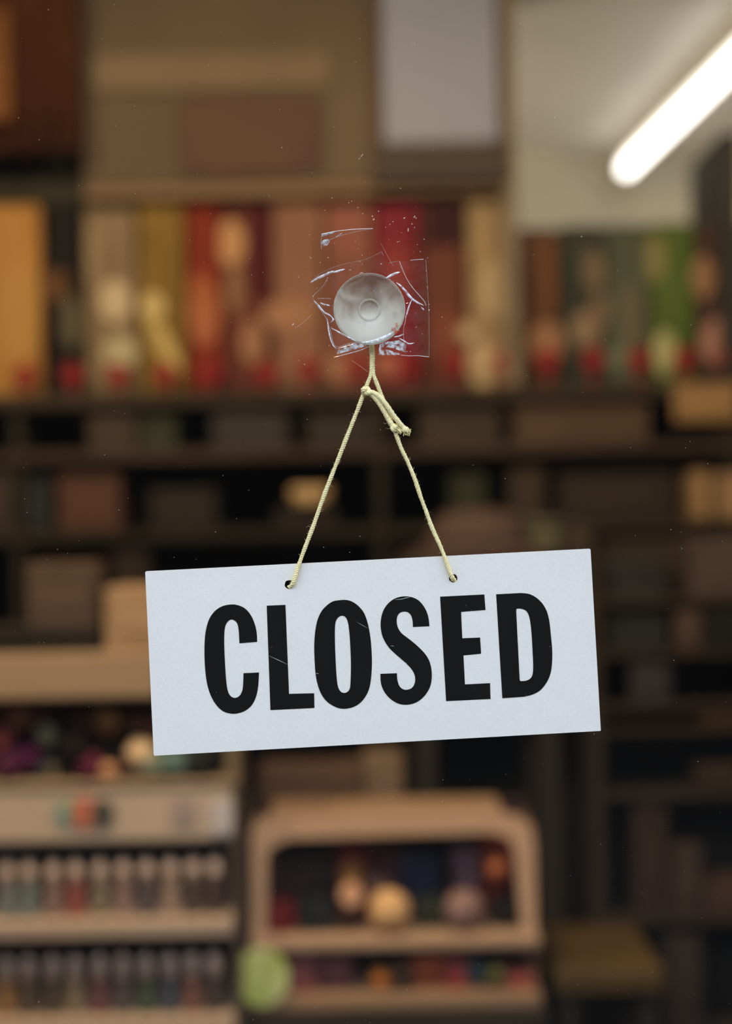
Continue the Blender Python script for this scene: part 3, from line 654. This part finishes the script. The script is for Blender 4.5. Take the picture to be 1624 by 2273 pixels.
item('small_carton', 'brown grey carton at the left edge of the photo', 'carton', (-80, 1050, 22, 1160), DU + .03, .16, (54, 42, 28), E2, zbase=z3)
item('small_carton', 'very dark brown carton left of the pale wooden dish', 'carton', (330, 1085, 480, 1160), DU + .05, .16, (32, 25, 17), E2, zbase=z3)
item('small_carton', 'black carton under the pale wooden dish', 'carton', (610, 1124, 745, 1160), DU + .03, .16, (28, 22, 15), E2, zbase=z3)
item('small_carton', 'dark moss green carton behind the right string', 'carton', (1000, 1050, 1080, 1160), DU + .05, .16, (38, 38, 20), E2, zbase=z3)
item('small_carton', 'brown carton right of the dark moss green carton', 'carton', (1130, 1040, 1210, 1160), DU + .03, .16, (50, 38, 24), E2, zbase=z3)
item('small_carton', 'wide dark carton on the middle shelf left of the tan cartons', 'carton', (1240, 1050, 1500, 1160), DU + .05, .16, (40, 30, 20), E2, zbase=z3)
item('small_carton', 'tan carton right end of the middle shelf, left of a pair', 'carton', (1536, 1045, 1578, 1150), DU - .02, .14, (138, 102, 64), (.8, .62, .42), zbase=z3)
item('small_carton', 'tan carton right end of the middle shelf, right of a pair', 'carton', (1592, 1050, 1660, 1150), DU - .02, .14, (138, 102, 66), (.8, .62, .42), zbase=z3)
c_ = W(686, 1100, DU - .02)
dish = tag(MB().lathe([(0, -.02), (.03, -.02), (.036, -.014), (.043, .012), (.040, .018), (.034, .006), (0, -.002)], (c_.x, c_.y + .06, c_.z), 'Z', 28).build('wooden_dish', mat(alb((200, 160, 108), (.8, .66, .5)), .5, .3), smooth=True), 'small pale wooden dish on a black carton behind the left string', 'dish')
# lower shelf
for k_, (nm_, lb, r4, c4) in enumerate((
    ('storage_box', 'dull brown box on the flat black case at the left', (60, 1250, 215, 1390), (66, 48, 32)),
    ('storage_box', 'very dark box just left of the sign', (250, 1220, 330, 1300), (34, 24, 16)))):
    item(nm_, lb, 'box', r4, 2.262 if k_ == 0 else DU + .03, .08 if k_ == 0 else .16, c4, (.6, .48, .32), zbase=(zz(1392, 2.25) if k_ == 0 else z4))

# --- hat added for a hand reflected in the glass, green folded cloth and shadowy stock at the right
c_ = W(1060, 1205, 2.75)
hat = thing('hand_reflection_hat', 'dusty brown hat standing in for a reflected hand above the right end of the sign', 'reflection stand-in', (c_.x, c_.y, c_.z - .03))
hm = mat(alb((92, 70, 57), (1.1, .9, .66)), .9, .05, .1, 20)
MB().lathe([(.145, -.022), (.15, -.018), (.10, -.006), (.085, .03), (.07, .052), (.03, .062), (0, .060)], c_, 'Z', 40).build('crown', hm, hat, smooth=True)
MB().lathe([(.096, -.008), (.0985, -.004), (.0965, .010), (.092, .012)], c_, 'Z', 40).build('hat_band', mat(alb((60, 44, 36), (1., .83, .65)), .8), hat, smooth=True)
tz = c_.z - .022
table2 = thing('side_table', 'dark side table behind the right half of the sign', 'table', (.3, c_.y, 0))
xm, xM = W(880, 1250, 2.75).x, .36
MB().box((xm, c_.y - .14, tz - .03), (xM, c_.y + .2, tz), .004).build('table_top', mat((.03, .026, .02), .6), table2)
for sx_, sy_ in ((xm + .03, -.11), (xM - .06, -.11), (xm + .03, .16), (xM - .06, .16)):
    MB().box((sx_, c_.y + sy_, 0), (sx_ + .03, c_.y + sy_ + .03, tz - .03), .003).build('leg', mat((.03, .026, .02), .6), table2)
item('folded_cloth', 'olive green folded cloth beside the stand-in hat', 'cloth', (1170, 1150, 1250, 1225), 2.72, .15, (84, 80, 56), (.8, .7, .5), .9, .012, zbase=tz, lid=True)
item('folded_cloth', 'faded grey brown folded cloth right of the olive one', 'cloth', (1256, 1160, 1318, 1225), 2.72, .15, (66, 56, 42), (.8, .7, .5), .9, .012, zbase=tz, lid=True)
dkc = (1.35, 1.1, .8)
def SZ(py): return W(1500, py, 2.6).z
item('tall_carton', 'tall pinkish brown carton at the right edge, level with the sign', 'carton', (1530, 1195, 1660, 1325), 2.61, .12, (90, 70, 57), dkc, zbase=SZ(1328))
item('tall_carton', 'black carton under the pinkish brown carton', 'carton', (1562, 1345, 1680, 1443), 2.61, .12, (30, 28, 24), dkc, zbase=SZ(1445))
item('tall_carton', 'dusky brown carton beside the black one, right of sign', 'carton', (1500, 1340, 1558, 1443), 2.61, .12, (92, 68, 52), dkc, zbase=SZ(1445))
item('tall_carton', 'dull plum grey carton low right of the sign', 'carton', (1400, 1460, 1490, 1560), 2.61, .12, (62, 54, 50), dkc, zbase=SZ(1565))
item('tall_carton', 'orange brown carton at the right edge below the black one', 'carton', (1552, 1575, 1680, 1614), 2.61, .12, (86, 58, 32), dkc, zbase=SZ(1615))
item('tall_carton', 'charcoal carton directly right of the sign', 'carton', (1345, 1240, 1480, 1440), 2.62, .12, (48, 46, 40), dkc, zbase=SZ(1445))
st = thing('stock_shelf', 'dark shelf of dim cartons along the right of the shop', 'shelf', (1.0, CY + 2.6, 0))
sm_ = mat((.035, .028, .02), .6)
xs0, xs1 = W(1335, 1500, 2.6).x, W(1700, 1500, 2.6).x
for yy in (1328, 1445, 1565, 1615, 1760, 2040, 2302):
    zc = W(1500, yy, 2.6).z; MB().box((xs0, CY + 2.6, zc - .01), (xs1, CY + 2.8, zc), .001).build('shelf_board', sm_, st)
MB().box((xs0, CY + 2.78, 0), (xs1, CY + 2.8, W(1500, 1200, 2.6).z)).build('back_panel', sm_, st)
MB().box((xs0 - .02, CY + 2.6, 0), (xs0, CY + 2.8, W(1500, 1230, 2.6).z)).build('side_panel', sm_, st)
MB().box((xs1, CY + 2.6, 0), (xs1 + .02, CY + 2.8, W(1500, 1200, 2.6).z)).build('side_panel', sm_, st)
item('paper_bag', 'brown paper bag standing low at the right', 'bag', (1405, 1780, 1486, 2036), 2.61, .1, (62, 46, 32), dkc, zbase=SZ(2040))
item('paper_bag', 'lighter brown paper bag right of the darker bag', 'bag', (1492, 1880, 1560, 2036), 2.61, .1, (76, 58, 42), dkc, zbase=SZ(2040))
item('paper_bag', 'reddish brown paper bag at the lower right edge', 'bag', (1566, 1960, 1680, 2036), 2.61, .1, (82, 56, 40), dkc, zbase=SZ(2040))
item('tall_carton', 'dull umber carton at the right edge above the paper bags', 'carton', (1545, 1700, 1680, 1757), 2.61, .1, (62, 46, 28), dkc, zbase=SZ(1760))
item('paper_bag', 'slim grey brown bag bottom right beneath the others', 'bag', (1475, 2075, 1560, 2300), 2.61, .1, (66, 52, 38), dkc, zbase=SZ(2302))
# stool with golden seat
ss = thing('wooden_stool', 'golden wooden stool low at the bottom right', 'stool', W(1350, 2180, 2.35))
ss.location.z = 0
sc_ = W(1352, 2180, 2.35)
MB().box((sc_.x - .085, sc_.y, sc_.z - .02), (sc_.x + .085, sc_.y + .26, sc_.z + .02), .006).build('seat', mat(alb((104, 76, 34), dkc), .5, .3, .15, 4, kind='wood'), ss)
for ax, ay in ((-.075, .01), (.05, .01), (-.075, .22), (.05, .22)):
    MB().box((sc_.x + ax, sc_.y + ay, 0), (sc_.x + ax + .025, sc_.y + ay + .025, sc_.z - .02), .003).build('leg', mat((.03, .025, .018), .5), ss)

# --- left: paint rack with header, yarn tray and cardboard above
DR = 2.25; RY = CY + DR
rack = thing('paint_rack', 'cream display rack of small paint bottles at the lower left', 'display rack', (W(200, 2000, DR).x, RY, 0))
cream = mat(alb((152, 126, 94), EL), .6, .2, .05, 4)
rx0, rx1 = W(-130, 1900, DR).x, W(524, 1900, DR).x
dkr = mat((.10, .078, .056), .7, .1)
def rz(y): return W(200, y, DR).z
MB().box((rx0, RY - .005, rz(1868)), (rx1 - .004, RY + .02, rz(1742)), .004).build('header_panel', cream, rack)
MB().box((rx0, RY + .16, 0), (rx1, RY + .175, rz(1742)), .002).build('back_panel', dkr, rack)
MB().box((rx1 - .006, RY + .0, 0), (rx1 + .004, RY + .17, rz(1745)), .002).build('side_panel', mat(alb((72, 58, 42), EL), .6), rack)
MB().box((rx0 - .006, RY + .0, 0), (rx0, RY + .17, rz(1745)), .002).build('side_panel', dkr, rack)
lipm = mat(alb((138, 112, 84), EL), .6)
tiers = [(2040, 2076), (2258, 2296)]
for a_, b_ in tiers:
    MB().box((rx0, RY - .02, rz(b_)), (rx1 - .006, RY + .155, rz(a_)), .003).build('tier', lipm, rack)
MB().box((rx0, RY + .0, rz(1880)), (rx1 - .006, RY + .155, rz(1872)), .001).build('tier', dkr, rack)
# emblem on the header: overlapping colour patches, and a grey block of small print
for (x_, y_, a1, a2, c4, lb) in ((150, 1806, 30, 26, (96, 112, 92), 'teal part of the emblem'), (166, 1800, 18, 22, (112, 118, 62), 'green part of the emblem'), (188, 1806, 30, 33, (156, 74, 52), 'red part of the emblem'), (200, 1812, 22, 16, (140, 88, 50), 'orange part of the emblem'), (228, 1806, 26, 32, (60, 54, 40), 'dark part of the emblem')):
    cc = W(x_, y_, DR - .009); s1, s2 = a1 * K * DR, a2 * K * DR
    off = .0003 * x_ / 100
    MB().prism([(cc.x + s1 * cos(q), cc.z + s2 * sin(q)) for q in (2 * pi * j / 20 for j in range(20))], cc.y - off, cc.y + .0037).build('emblem', mat(alb(c4, EL), .6), rack, label=lb)
mb = MB(); pbox(mb, 380, 1770, 432, 1830, DR - .009, .0035, .0005); mb.build('print_block', mat(alb((132, 108, 88), EL), .6), rack, label='greyish block of small print')
mb = MB(); pbox(mb, 470, 1775, 515, 1850, DR - .009, .0035, .0005); mb.build('print_block', mat(alb((156, 140, 120), EL), .6), rack, label='pale grey corner of the header')

bcol = [[((92, 96, 84), 'teal'), ((86, 96, 82), 'sea green'), ((110, 84, 68), 'pink'), ((118, 52, 42), 'red'), ((104, 92, 66), 'olive'), ((118, 90, 74), 'blush'), ((62, 54, 52), 'slate'), ((128, 104, 82), 'cream'), ((50, 40, 30), 'dark brown'), ((44, 34, 26), 'umber')],
        [((116, 80, 40), 'ochre'), ((58, 46, 32), 'brown'), ((52, 42, 30), 'dark brown'), ((104, 88, 60), 'khaki'), ((84, 46, 44), 'plum'), ((60, 52, 48), 'grey'), ((44, 58, 40), 'green'), ((42, 50, 56), 'navy'), ((96, 58, 42), 'rust'), ((44, 38, 32), 'black')]]
br = .0135
def bottle_parts(h_):
    return
proto_body = None
def bottle(x, y, zb_, h_, rgb, label, group):
    t_ = thing('paint_bottle', label, 'bottle', (x, y, zb_), group)
    rgb = tuple(.72 * v + .28 * g_ for v, g_ in zip(rgb, (96, 78, 60)))
    body = MB().lathe([(0, 0), (br * .94, 0), (br, .002), (br, h_ * .50), (br * .9, h_ * .57), (br * .45, h_ * .62), (br * .45, h_ * .64), (0, h_ * .64)], (x, y, zb_), 'Z', 20).build('bottle_body', mat(alb(rgb, (.62, .54, .42)), .45, .3), t_, smooth=True)
    MB().lathe([(0, h_ * .64), (br * .80, h_ * .64), (br * .74, h_ * .84), (br * .36, h_ * .97), (br * .2, h_), (0, h_)], (x, y, zb_), 'Z', 20).build('bottle_cap', mat(alb((182, 146, 112), EL), .5, .2), t_, smooth=True)
    MB().lathe([(br * 1.01, h_ * .12), (br * 1.03, h_ * .125), (br * 1.03, h_ * .22), (br * 1.01, h_ * .225)], (x, y, zb_), 'Z', 20).build('paper_band', mat(alb(tuple(min(255, v * 1.25) for v in rgb), EL), .6), t_, smooth=True)
for ti, (yb_, yt_) in enumerate(((2040, 1912), (2258, 2128))):
    xs = [18, 66, 120, 170, 224, 276, 328, 380, 430, 478]
    for i, x_ in enumerate(xs):
        if ti: x_ -= 2
        c_ = W(x_, yb_, DR + .02); rgb, nm = bcol[ti][i]
        zb_ = rz(tiers[ti][0]) + .0002
        bottle(c_.x, RY + .02, zb_, (yb_ - yt_) * K * DR, rgb, 'small %s paint bottle with pale cap on the %s tier of the rack' % (nm, ('upper', 'lower')[ti]), 'paint bottles on the rack')
        # a second bottle stands behind
    for i, x_ in enumerate([-34, -86]):
        c_ = W(x_, yb_, DR + .02)

# tray with yarn above the header
tray = thing('yarn_tray', 'tan cardboard tray full of yarn balls on top of the paint rack', 'tray', (W(200, 1650, DR).x, RY, rz(1742)))
cardm = mat(alb((146, 116, 80), (.80, .66, .46)), .75, .1, .06, 6)
tx1 = W(528, 1650, DR).x
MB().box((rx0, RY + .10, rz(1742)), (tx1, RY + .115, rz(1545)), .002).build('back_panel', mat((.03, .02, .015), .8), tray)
MB().box((tx1 - .018, RY - .005, rz(1742)), (tx1, RY + .12, rz(1560)), .002).build('side_panel', mat(alb((96, 76, 50), EL), .7), tray)
MB().box((rx0, RY - .01, rz(1744)), (tx1, RY + .12, rz(1738)), .001).build('tray_floor', cardm, tray)
MB().box((rx0, RY - .02, rz(1548)), (W(352, 1500, DR).x, RY + .12, rz(1448)), .004).build('top_box', cardm, tray, label='broad tan cardboard front above the yarn')
yarn = [(20, 1712, 34, (66, 24, 44), 'plum purple'), (66, 1676, 36, (76, 22, 50), 'deep magenta'), (4, 1640, 26, (150, 64, 52), 'coral pink'), (104, 1712, 24, (50, 60, 48), 'dark green'), (104, 1632, 24, (128, 118, 78), 'pale olive'), (96, 1590, 26, (70, 36, 26), 'dark rust'), (42, 1592, 30, (108, 62, 38), 'terracotta'),
        (110, 1738, 22, (142, 118, 76), 'straw'), (165, 1660, 44, (26, 19, 14), 'black'), (178, 1605, 34, (60, 34, 20), 'chocolate'), (196, 1712, 34, (92, 30, 44), 'wine red'), (236, 1712, 26, (84, 30, 36), 'dark crimson'), (236, 1602, 30, (126, 80, 36), 'amber'), (240, 1665, 34, (30, 22, 16), 'coal black'),
        (240, 1735, 20, (176, 120, 74), 'peach'), (282, 1716, 24, (52, 26, 26), 'dark maroon'), (312, 1672, 34, (194, 156, 104), 'cream'), (292, 1610, 30, (62, 38, 24), 'brown'), (336, 1712, 32, (104, 110, 84), 'grey green'), (330, 1630, 26, (70, 40, 28), 'russet'), (388, 1704, 34, (76, 96, 78), 'teal'), (372, 1732, 20, (140, 116, 82), 'sand'), (440, 1706, 34, (34, 34, 26), 'charcoal'), (472, 1712, 28, (24, 22, 16), 'jet black')]
for i, (x_, y_, rp_, rgb, nm) in enumerate(yarn):
    c_ = W(x_, y_, DR + .03 + .012 * (i % 2)); rr_ = rp_ * K * DR
    zmin = rz(1738) + rr_
    c_.z = max(c_.z, zmin)
    mb = MB(); mb.ball(c_, rr_, 3)
    d_ = Vector((random.gauss(0, 1), random.gauss(0, 1), random.gauss(0, 1))).normalized()
    for v in mb.bm.verts:
        q = (v.co - c_).normalized(); v.co = c_ + q * rr_ * (1 + .05 * sin(q.dot(d_) * 34))
    tag(mb.build('yarn_ball', mat(alb(tuple(.85 * v + .15 * sum(rgb) / 3 for v in rgb), (.66, .58, .46)), .95, .05, .15, 60), smooth=True), '%s ball of yarn in the tray above the paint rack' % nm, 'yarn', 'yarn balls in the tray')
# cardboard carton on top
item('cardboard_carton', 'plain tan cardboard carton just left of the sign', 'carton', (232, 1305, 400, 1446), DR, .12, (150, 112, 76), (.85, .66, .48), zbase=rz(1448) , bev=.004)
item('dark_case', 'flat black case on the tan cardboard front', 'case', (-120, 1392, 218, 1442), DR + .0, .1, (24, 20, 14), EL, zbase=rz(1448), lid=True)

# --- counter display box, lower middle
DC = 2.30; QY = CY + DC
case = thing('display_box', 'beige rounded cardboard display box with two openings at the bottom centre', 'display box', (W(870, 2230, DC).x, QY, W(870, 2236, DC).z))
def cz(y): return W(870, y, DC).z
def cx(x): return W(x, 2000, DC).x
cm = mat(alb((158, 120, 84), EL), .7, .15, .05, 4)
oc = [(560, 2108), (560, 1846), (568, 1824), (600, 1812), (1110, 1804), (1150, 1812), (1176, 1834), (1186, 1872), (1190, 2108)]
ih = [(590, 2078), (592, 1900), (604, 1880), (640, 1862), (1090, 1848), (1128, 1858), (1142, 1890), (1160, 2078)]
def l2(p): return [(lambda v: (v.x, v.z))(W(x, y, DC)) for x, y in p]
MB().prism(l2(oc), QY, QY + .004, holes=[l2(ih[::-1])]).build('front_frame', cm, case)
MB().box((cx(560), QY + .004, cz(2236)), (cx(560) + .004, QY + .15, cz(1846))).build('side_panel', cm, case)
MB().box((cx(1188) - .004, QY + .004, cz(2236)), (cx(1188), QY + .15, cz(1850))).build('side_panel', mat(alb((110, 80, 52), EL), .7), case)
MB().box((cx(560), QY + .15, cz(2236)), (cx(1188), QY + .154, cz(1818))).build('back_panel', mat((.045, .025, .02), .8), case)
MB().box((cx(556), QY - .01, cz(2104)), (cx(1196), QY + .15, cz(2080)), .003).build('shelf', mat(alb((136, 104, 72), EL), .7), case)
MB().box((cx(556), QY - .01, cz(2236)), (cx(1196), QY + .15, cz(2206)), .003).build('shelf', mat(alb((118, 88, 58), EL), .7), case)
ptop = [(QY + .004, cz(1800)), (QY + .15, cz(1800))]
MB().box((cx(600), QY + .004, cz(1816)), (cx(1120), QY + .15, cz(1812))).build('top_panel', mat(alb((120, 90, 60), EL), .7), case)
EC = (.62, .56, .50)
s1z, s2z = cz(2080), cz(2206)
def citem(kind, name, label, cat, x0, y0, x1, y1, rgb, back=.02, base=None, D0=DC):
    D = D0 + back
    if kind == 'box': return item(name, label, cat, (x0, y0, x1, y1), D, .05, rgb, EC, .5, .003, zbase=base)
    xc, yc = (x0 + x1) / 2, (y0 + y1) / 2; c_ = W(xc, yc, D); r_ = (x1 - x0) / 2 * K * D
    if base is not None: c_.z = max(c_.z, base + r_)
    if kind == 'ball':
        o_ = MB().ball(c_, r_, 3).build(name, mat(alb(rgb, EC), .6, .3, .15, 40), smooth=True); return tag(o_, label, cat)
    if kind == 'disc':
        o_ = MB().lathe([(0, 0), (r_ * .9, 0), (r_, .002), (r_, .012), (r_ * .9, .014), (0, .014)], c_, 'Y', 28).build(name, mat(alb(rgb, EC), .4, .4)); return tag(o_, label, cat)
# upper opening
citem('box', 'toy_carton', 'dark brown carton at the left of the display box opening', 'carton', 600, 1880, 744, 1975, (48, 32, 22), .09, s1z)
citem('box', 'toy_carton', 'upright crimson carton rising in the middle left of the display box', 'carton', 748, 1822, 812, 1935, (100, 20, 24), .07, s1z)
citem('box', 'toy_carton', 'dark maroon carton behind the navy one in the display box', 'carton', 815, 1868, 900, 2080, (58, 26, 20), .085, s1z)
citem('box', 'toy_carton', 'navy blue carton in the upper opening of the display box', 'carton', 880, 1895, 978, 1990, (30, 30, 44), .08, s1z)
citem('box', 'toy_carton', 'tall mauve grey carton at the right of the navy carton', 'carton', 1005, 1880, 1062, 1985, (92, 66, 68), .06, s1z)
citem('box', 'toy_carton', 'dark red carton at the right end of the upper opening', 'carton', 1066, 1860, 1150, 1985, (92, 34, 24), .1, s1z)
citem('box', 'toy_carton', 'small red carton at the lower left of the upper opening', 'carton', 566, 2005, 655, 2070, (84, 22, 22), .03, s1z)
citem('box', 'toy_carton', 'black teal carton next to the small red carton', 'carton', 664, 2000, 738, 2074, (28, 30, 28), .03, s1z)
citem('box', 'toy_carton', 'dark brown low carton left of the cream bowl', 'carton', 742, 2030, 800, 2074, (44, 26, 20), .03, s1z)
citem('box', 'toy_carton', 'olive black carton behind the pink grey ball', 'carton', 922, 1995, 990, 2074, (32, 34, 22), .04, s1z)
citem('box', 'toy_carton', 'near black carton at the right foot of the upper opening', 'carton', 1090, 2000, 1160, 2074, (24, 20, 16), .04, s1z)
citem('ball', 'craft_ball', 'orange ball at the right of the upper opening', 'ball', 1078, 1900, 1128, 1950, (150, 82, 44), .035)
citem('ball', 'craft_ball', 'pinkish grey ball in the middle right of the display box', 'ball', 985, 1975, 1075, 2065, (112, 86, 76), .03, s1z)
citem('ball', 'craft_ball', 'cream ball in the centre of the display box', 'ball', 818, 1975, 910, 2067, (176, 136, 90), .02, s1z)
citem('ball', 'craft_ball', 'dusty mauve ball left above the cream ball', 'ball', 808, 1938, 868, 1998, (106, 78, 66), .06)
citem('disc', 'round_tin', 'small round peach tin left of the cream ball', 'tin', 754, 1964, 804, 2014, (190, 140, 104), -.004 + .02)
citem('disc', 'round_tin', 'small mustard tin above the round peach tin', 'tin', 752, 1916, 806, 1966, (124, 86, 38), .035)
# lower opening
low = [('box', 'toy_carton', 'mauve pink carton at the left of the lower opening', 'carton', 640, 2118, 700, 2200, (112, 60, 56)), ('box', 'toy_carton', 'dusky purple carton second in the lower opening', 'carton', 704, 2124, 782, 2200, (92, 50, 50)),
       ('ball', 'craft_ball', 'black ball in the lower opening', 'ball', 790, 2120, 860, 2200, (34, 28, 20)), ('ball', 'craft_ball', 'bright orange ball at the front of the lower opening', 'ball', 820, 2150, 868, 2200, (160, 92, 32)),
       ('ball', 'craft_ball', 'dark green black ball beside the bright orange ball', 'ball', 868, 2134, 912, 2190, (44, 34, 26)), ('box', 'toy_carton', 'burnt orange carton in the middle of the lower opening', 'carton', 914, 2112, 985, 2200, (122, 58, 30)),
       ('box', 'toy_carton', 'raspberry red carton right of the burnt orange one', 'carton', 988, 2130, 1040, 2200, (122, 48, 42)), ('ball', 'craft_ball', 'dark teal ball at the right of the lower opening', 'ball', 1024, 2128, 1080, 2186, (36, 52, 56)),
       ('ball', 'craft_ball', 'moss green ball beside the dark teal ball', 'ball', 1078, 2140, 1122, 2190, (72, 70, 36)), ('box', 'toy_carton', 'dull violet carton at the right end of the lower opening', 'carton', 1124, 2114, 1184, 2155, (70, 44, 46)),
       ('box', 'toy_carton', 'rose red carton in front at the right end of the lower opening', 'carton', 1126, 2158, 1186, 2200, (130, 62, 50))]
for i, (k_, nm, lb, ct, a0, b0, a1, b1, rgb) in enumerate(low):
    if 'black ball' in lb and 'green' not in lb: citem(k_, nm, lb, ct, a0, b0, a1, b1, rgb, .09, s2z)
    elif 'violet' in lb: citem(k_, nm, lb, ct, a0, b0, a1, b1, rgb, .1, s2z)
    else: citem(k_, nm, lb, ct, a0, b0, a1, b1, rgb, .012 + .012 * (i % 2), s2z)
# lime green round sticker on the display's corner
o = disc(MB(), 580, 2170, 60, DC - .0142, .004, 1.06, 40)
tag(o.build('round_sticker', mat(alb((154, 158, 70), EL), .5, .3, .16, 28, var=alb((172, 176, 98), EL))), 'large lime green round sticker at the lower left corner of the display box', 'sticker')
# table below the display
tb = thing('table', 'dark wooden table carrying the display box', 'table', (.2, QY, 0))
tzz = cz(2238)
MB().box((cx(545), QY - .03, tzz - .03), (cx(1205), QY + .29, tzz), .003).build('table_top', mat((.03, .024, .016), .6, .3, .2, 3, kind='wood'), tb)
for ax in (cx(560), cx(1170)):
    for ay in (QY, QY + .25): MB().box((ax, ay, 0), (ax + .03, ay + .03, tzz - .03), .003).build('leg', mat((.03, .024, .016), .6), tb)
# brown goods behind the display, under the sign
item('long_carton', 'brown carton showing between sign and display box', 'carton', (575, 1700, 800, 1790), 2.475, .08, (78, 54, 34), (.7, .56, .4), zbase=tzz, lid=False)
item('long_carton', 'lighter tan carton right of the brown one below the sign', 'carton', (805, 1678, 895, 1790), 2.48, .08, (96, 74, 50), (.7, .56, .4), zbase=tzz)

# ================================================================ fluorescent tube fitting on the ceiling
lf = thing('ceiling_light', 'long white fluorescent tube light at the upper right', 'light', (0, 0, CEIL))
a_, b_ = Vector((.824, CY + 4.72, 2.548)), Vector((.905, CY + 3.35, 2.548))
dv = (b_ - a_).normalized()
MB().tube([a_, a_ + dv * .001, b_ - dv * .001, b_], [.017, .021, .021, .017], 20).build('tube', emit('tube_glow', (1.0, .95, .87), 5.5), lf, smooth=True)
# white metal body above the tube
def obox(p, q, w_, z0_, z1_, m, nm):
    s_ = Vector((-(q - p).y, (q - p).x, 0)).normalized() * w_ / 2; mb = MB()
    vs = [mb.bm.verts.new(Vector((v.x, v.y, h_))) for h_ in (z0_, z1_) for v in (p + s_, q + s_, q - s_, p - s_)]
    for f_ in ((0, 1, 2, 3), (7, 6, 5, 4), (0, 4, 5, 1), (1, 5, 6, 2), (2, 6, 7, 3), (3, 7, 4, 0)): mb.bm.faces.new([vs[i] for i in f_])
    bmesh.ops.recalc_face_normals(mb.bm, faces=mb.bm.faces[:]); return mb.build(nm, m, lf)
bodym = mat((.80, .76, .68), .5, .3)
obox(a_ - dv * .02, b_ + dv * .02, .042, 2.574, CEIL - .0005, bodym, 'housing')
for e0, e1 in ((a_ - dv * .02, a_ - dv * .002), (b_ + dv * .002, b_ + dv * .02)): obox(e0, e1, .03, 2.53, 2.574, bodym, 'end_cap')
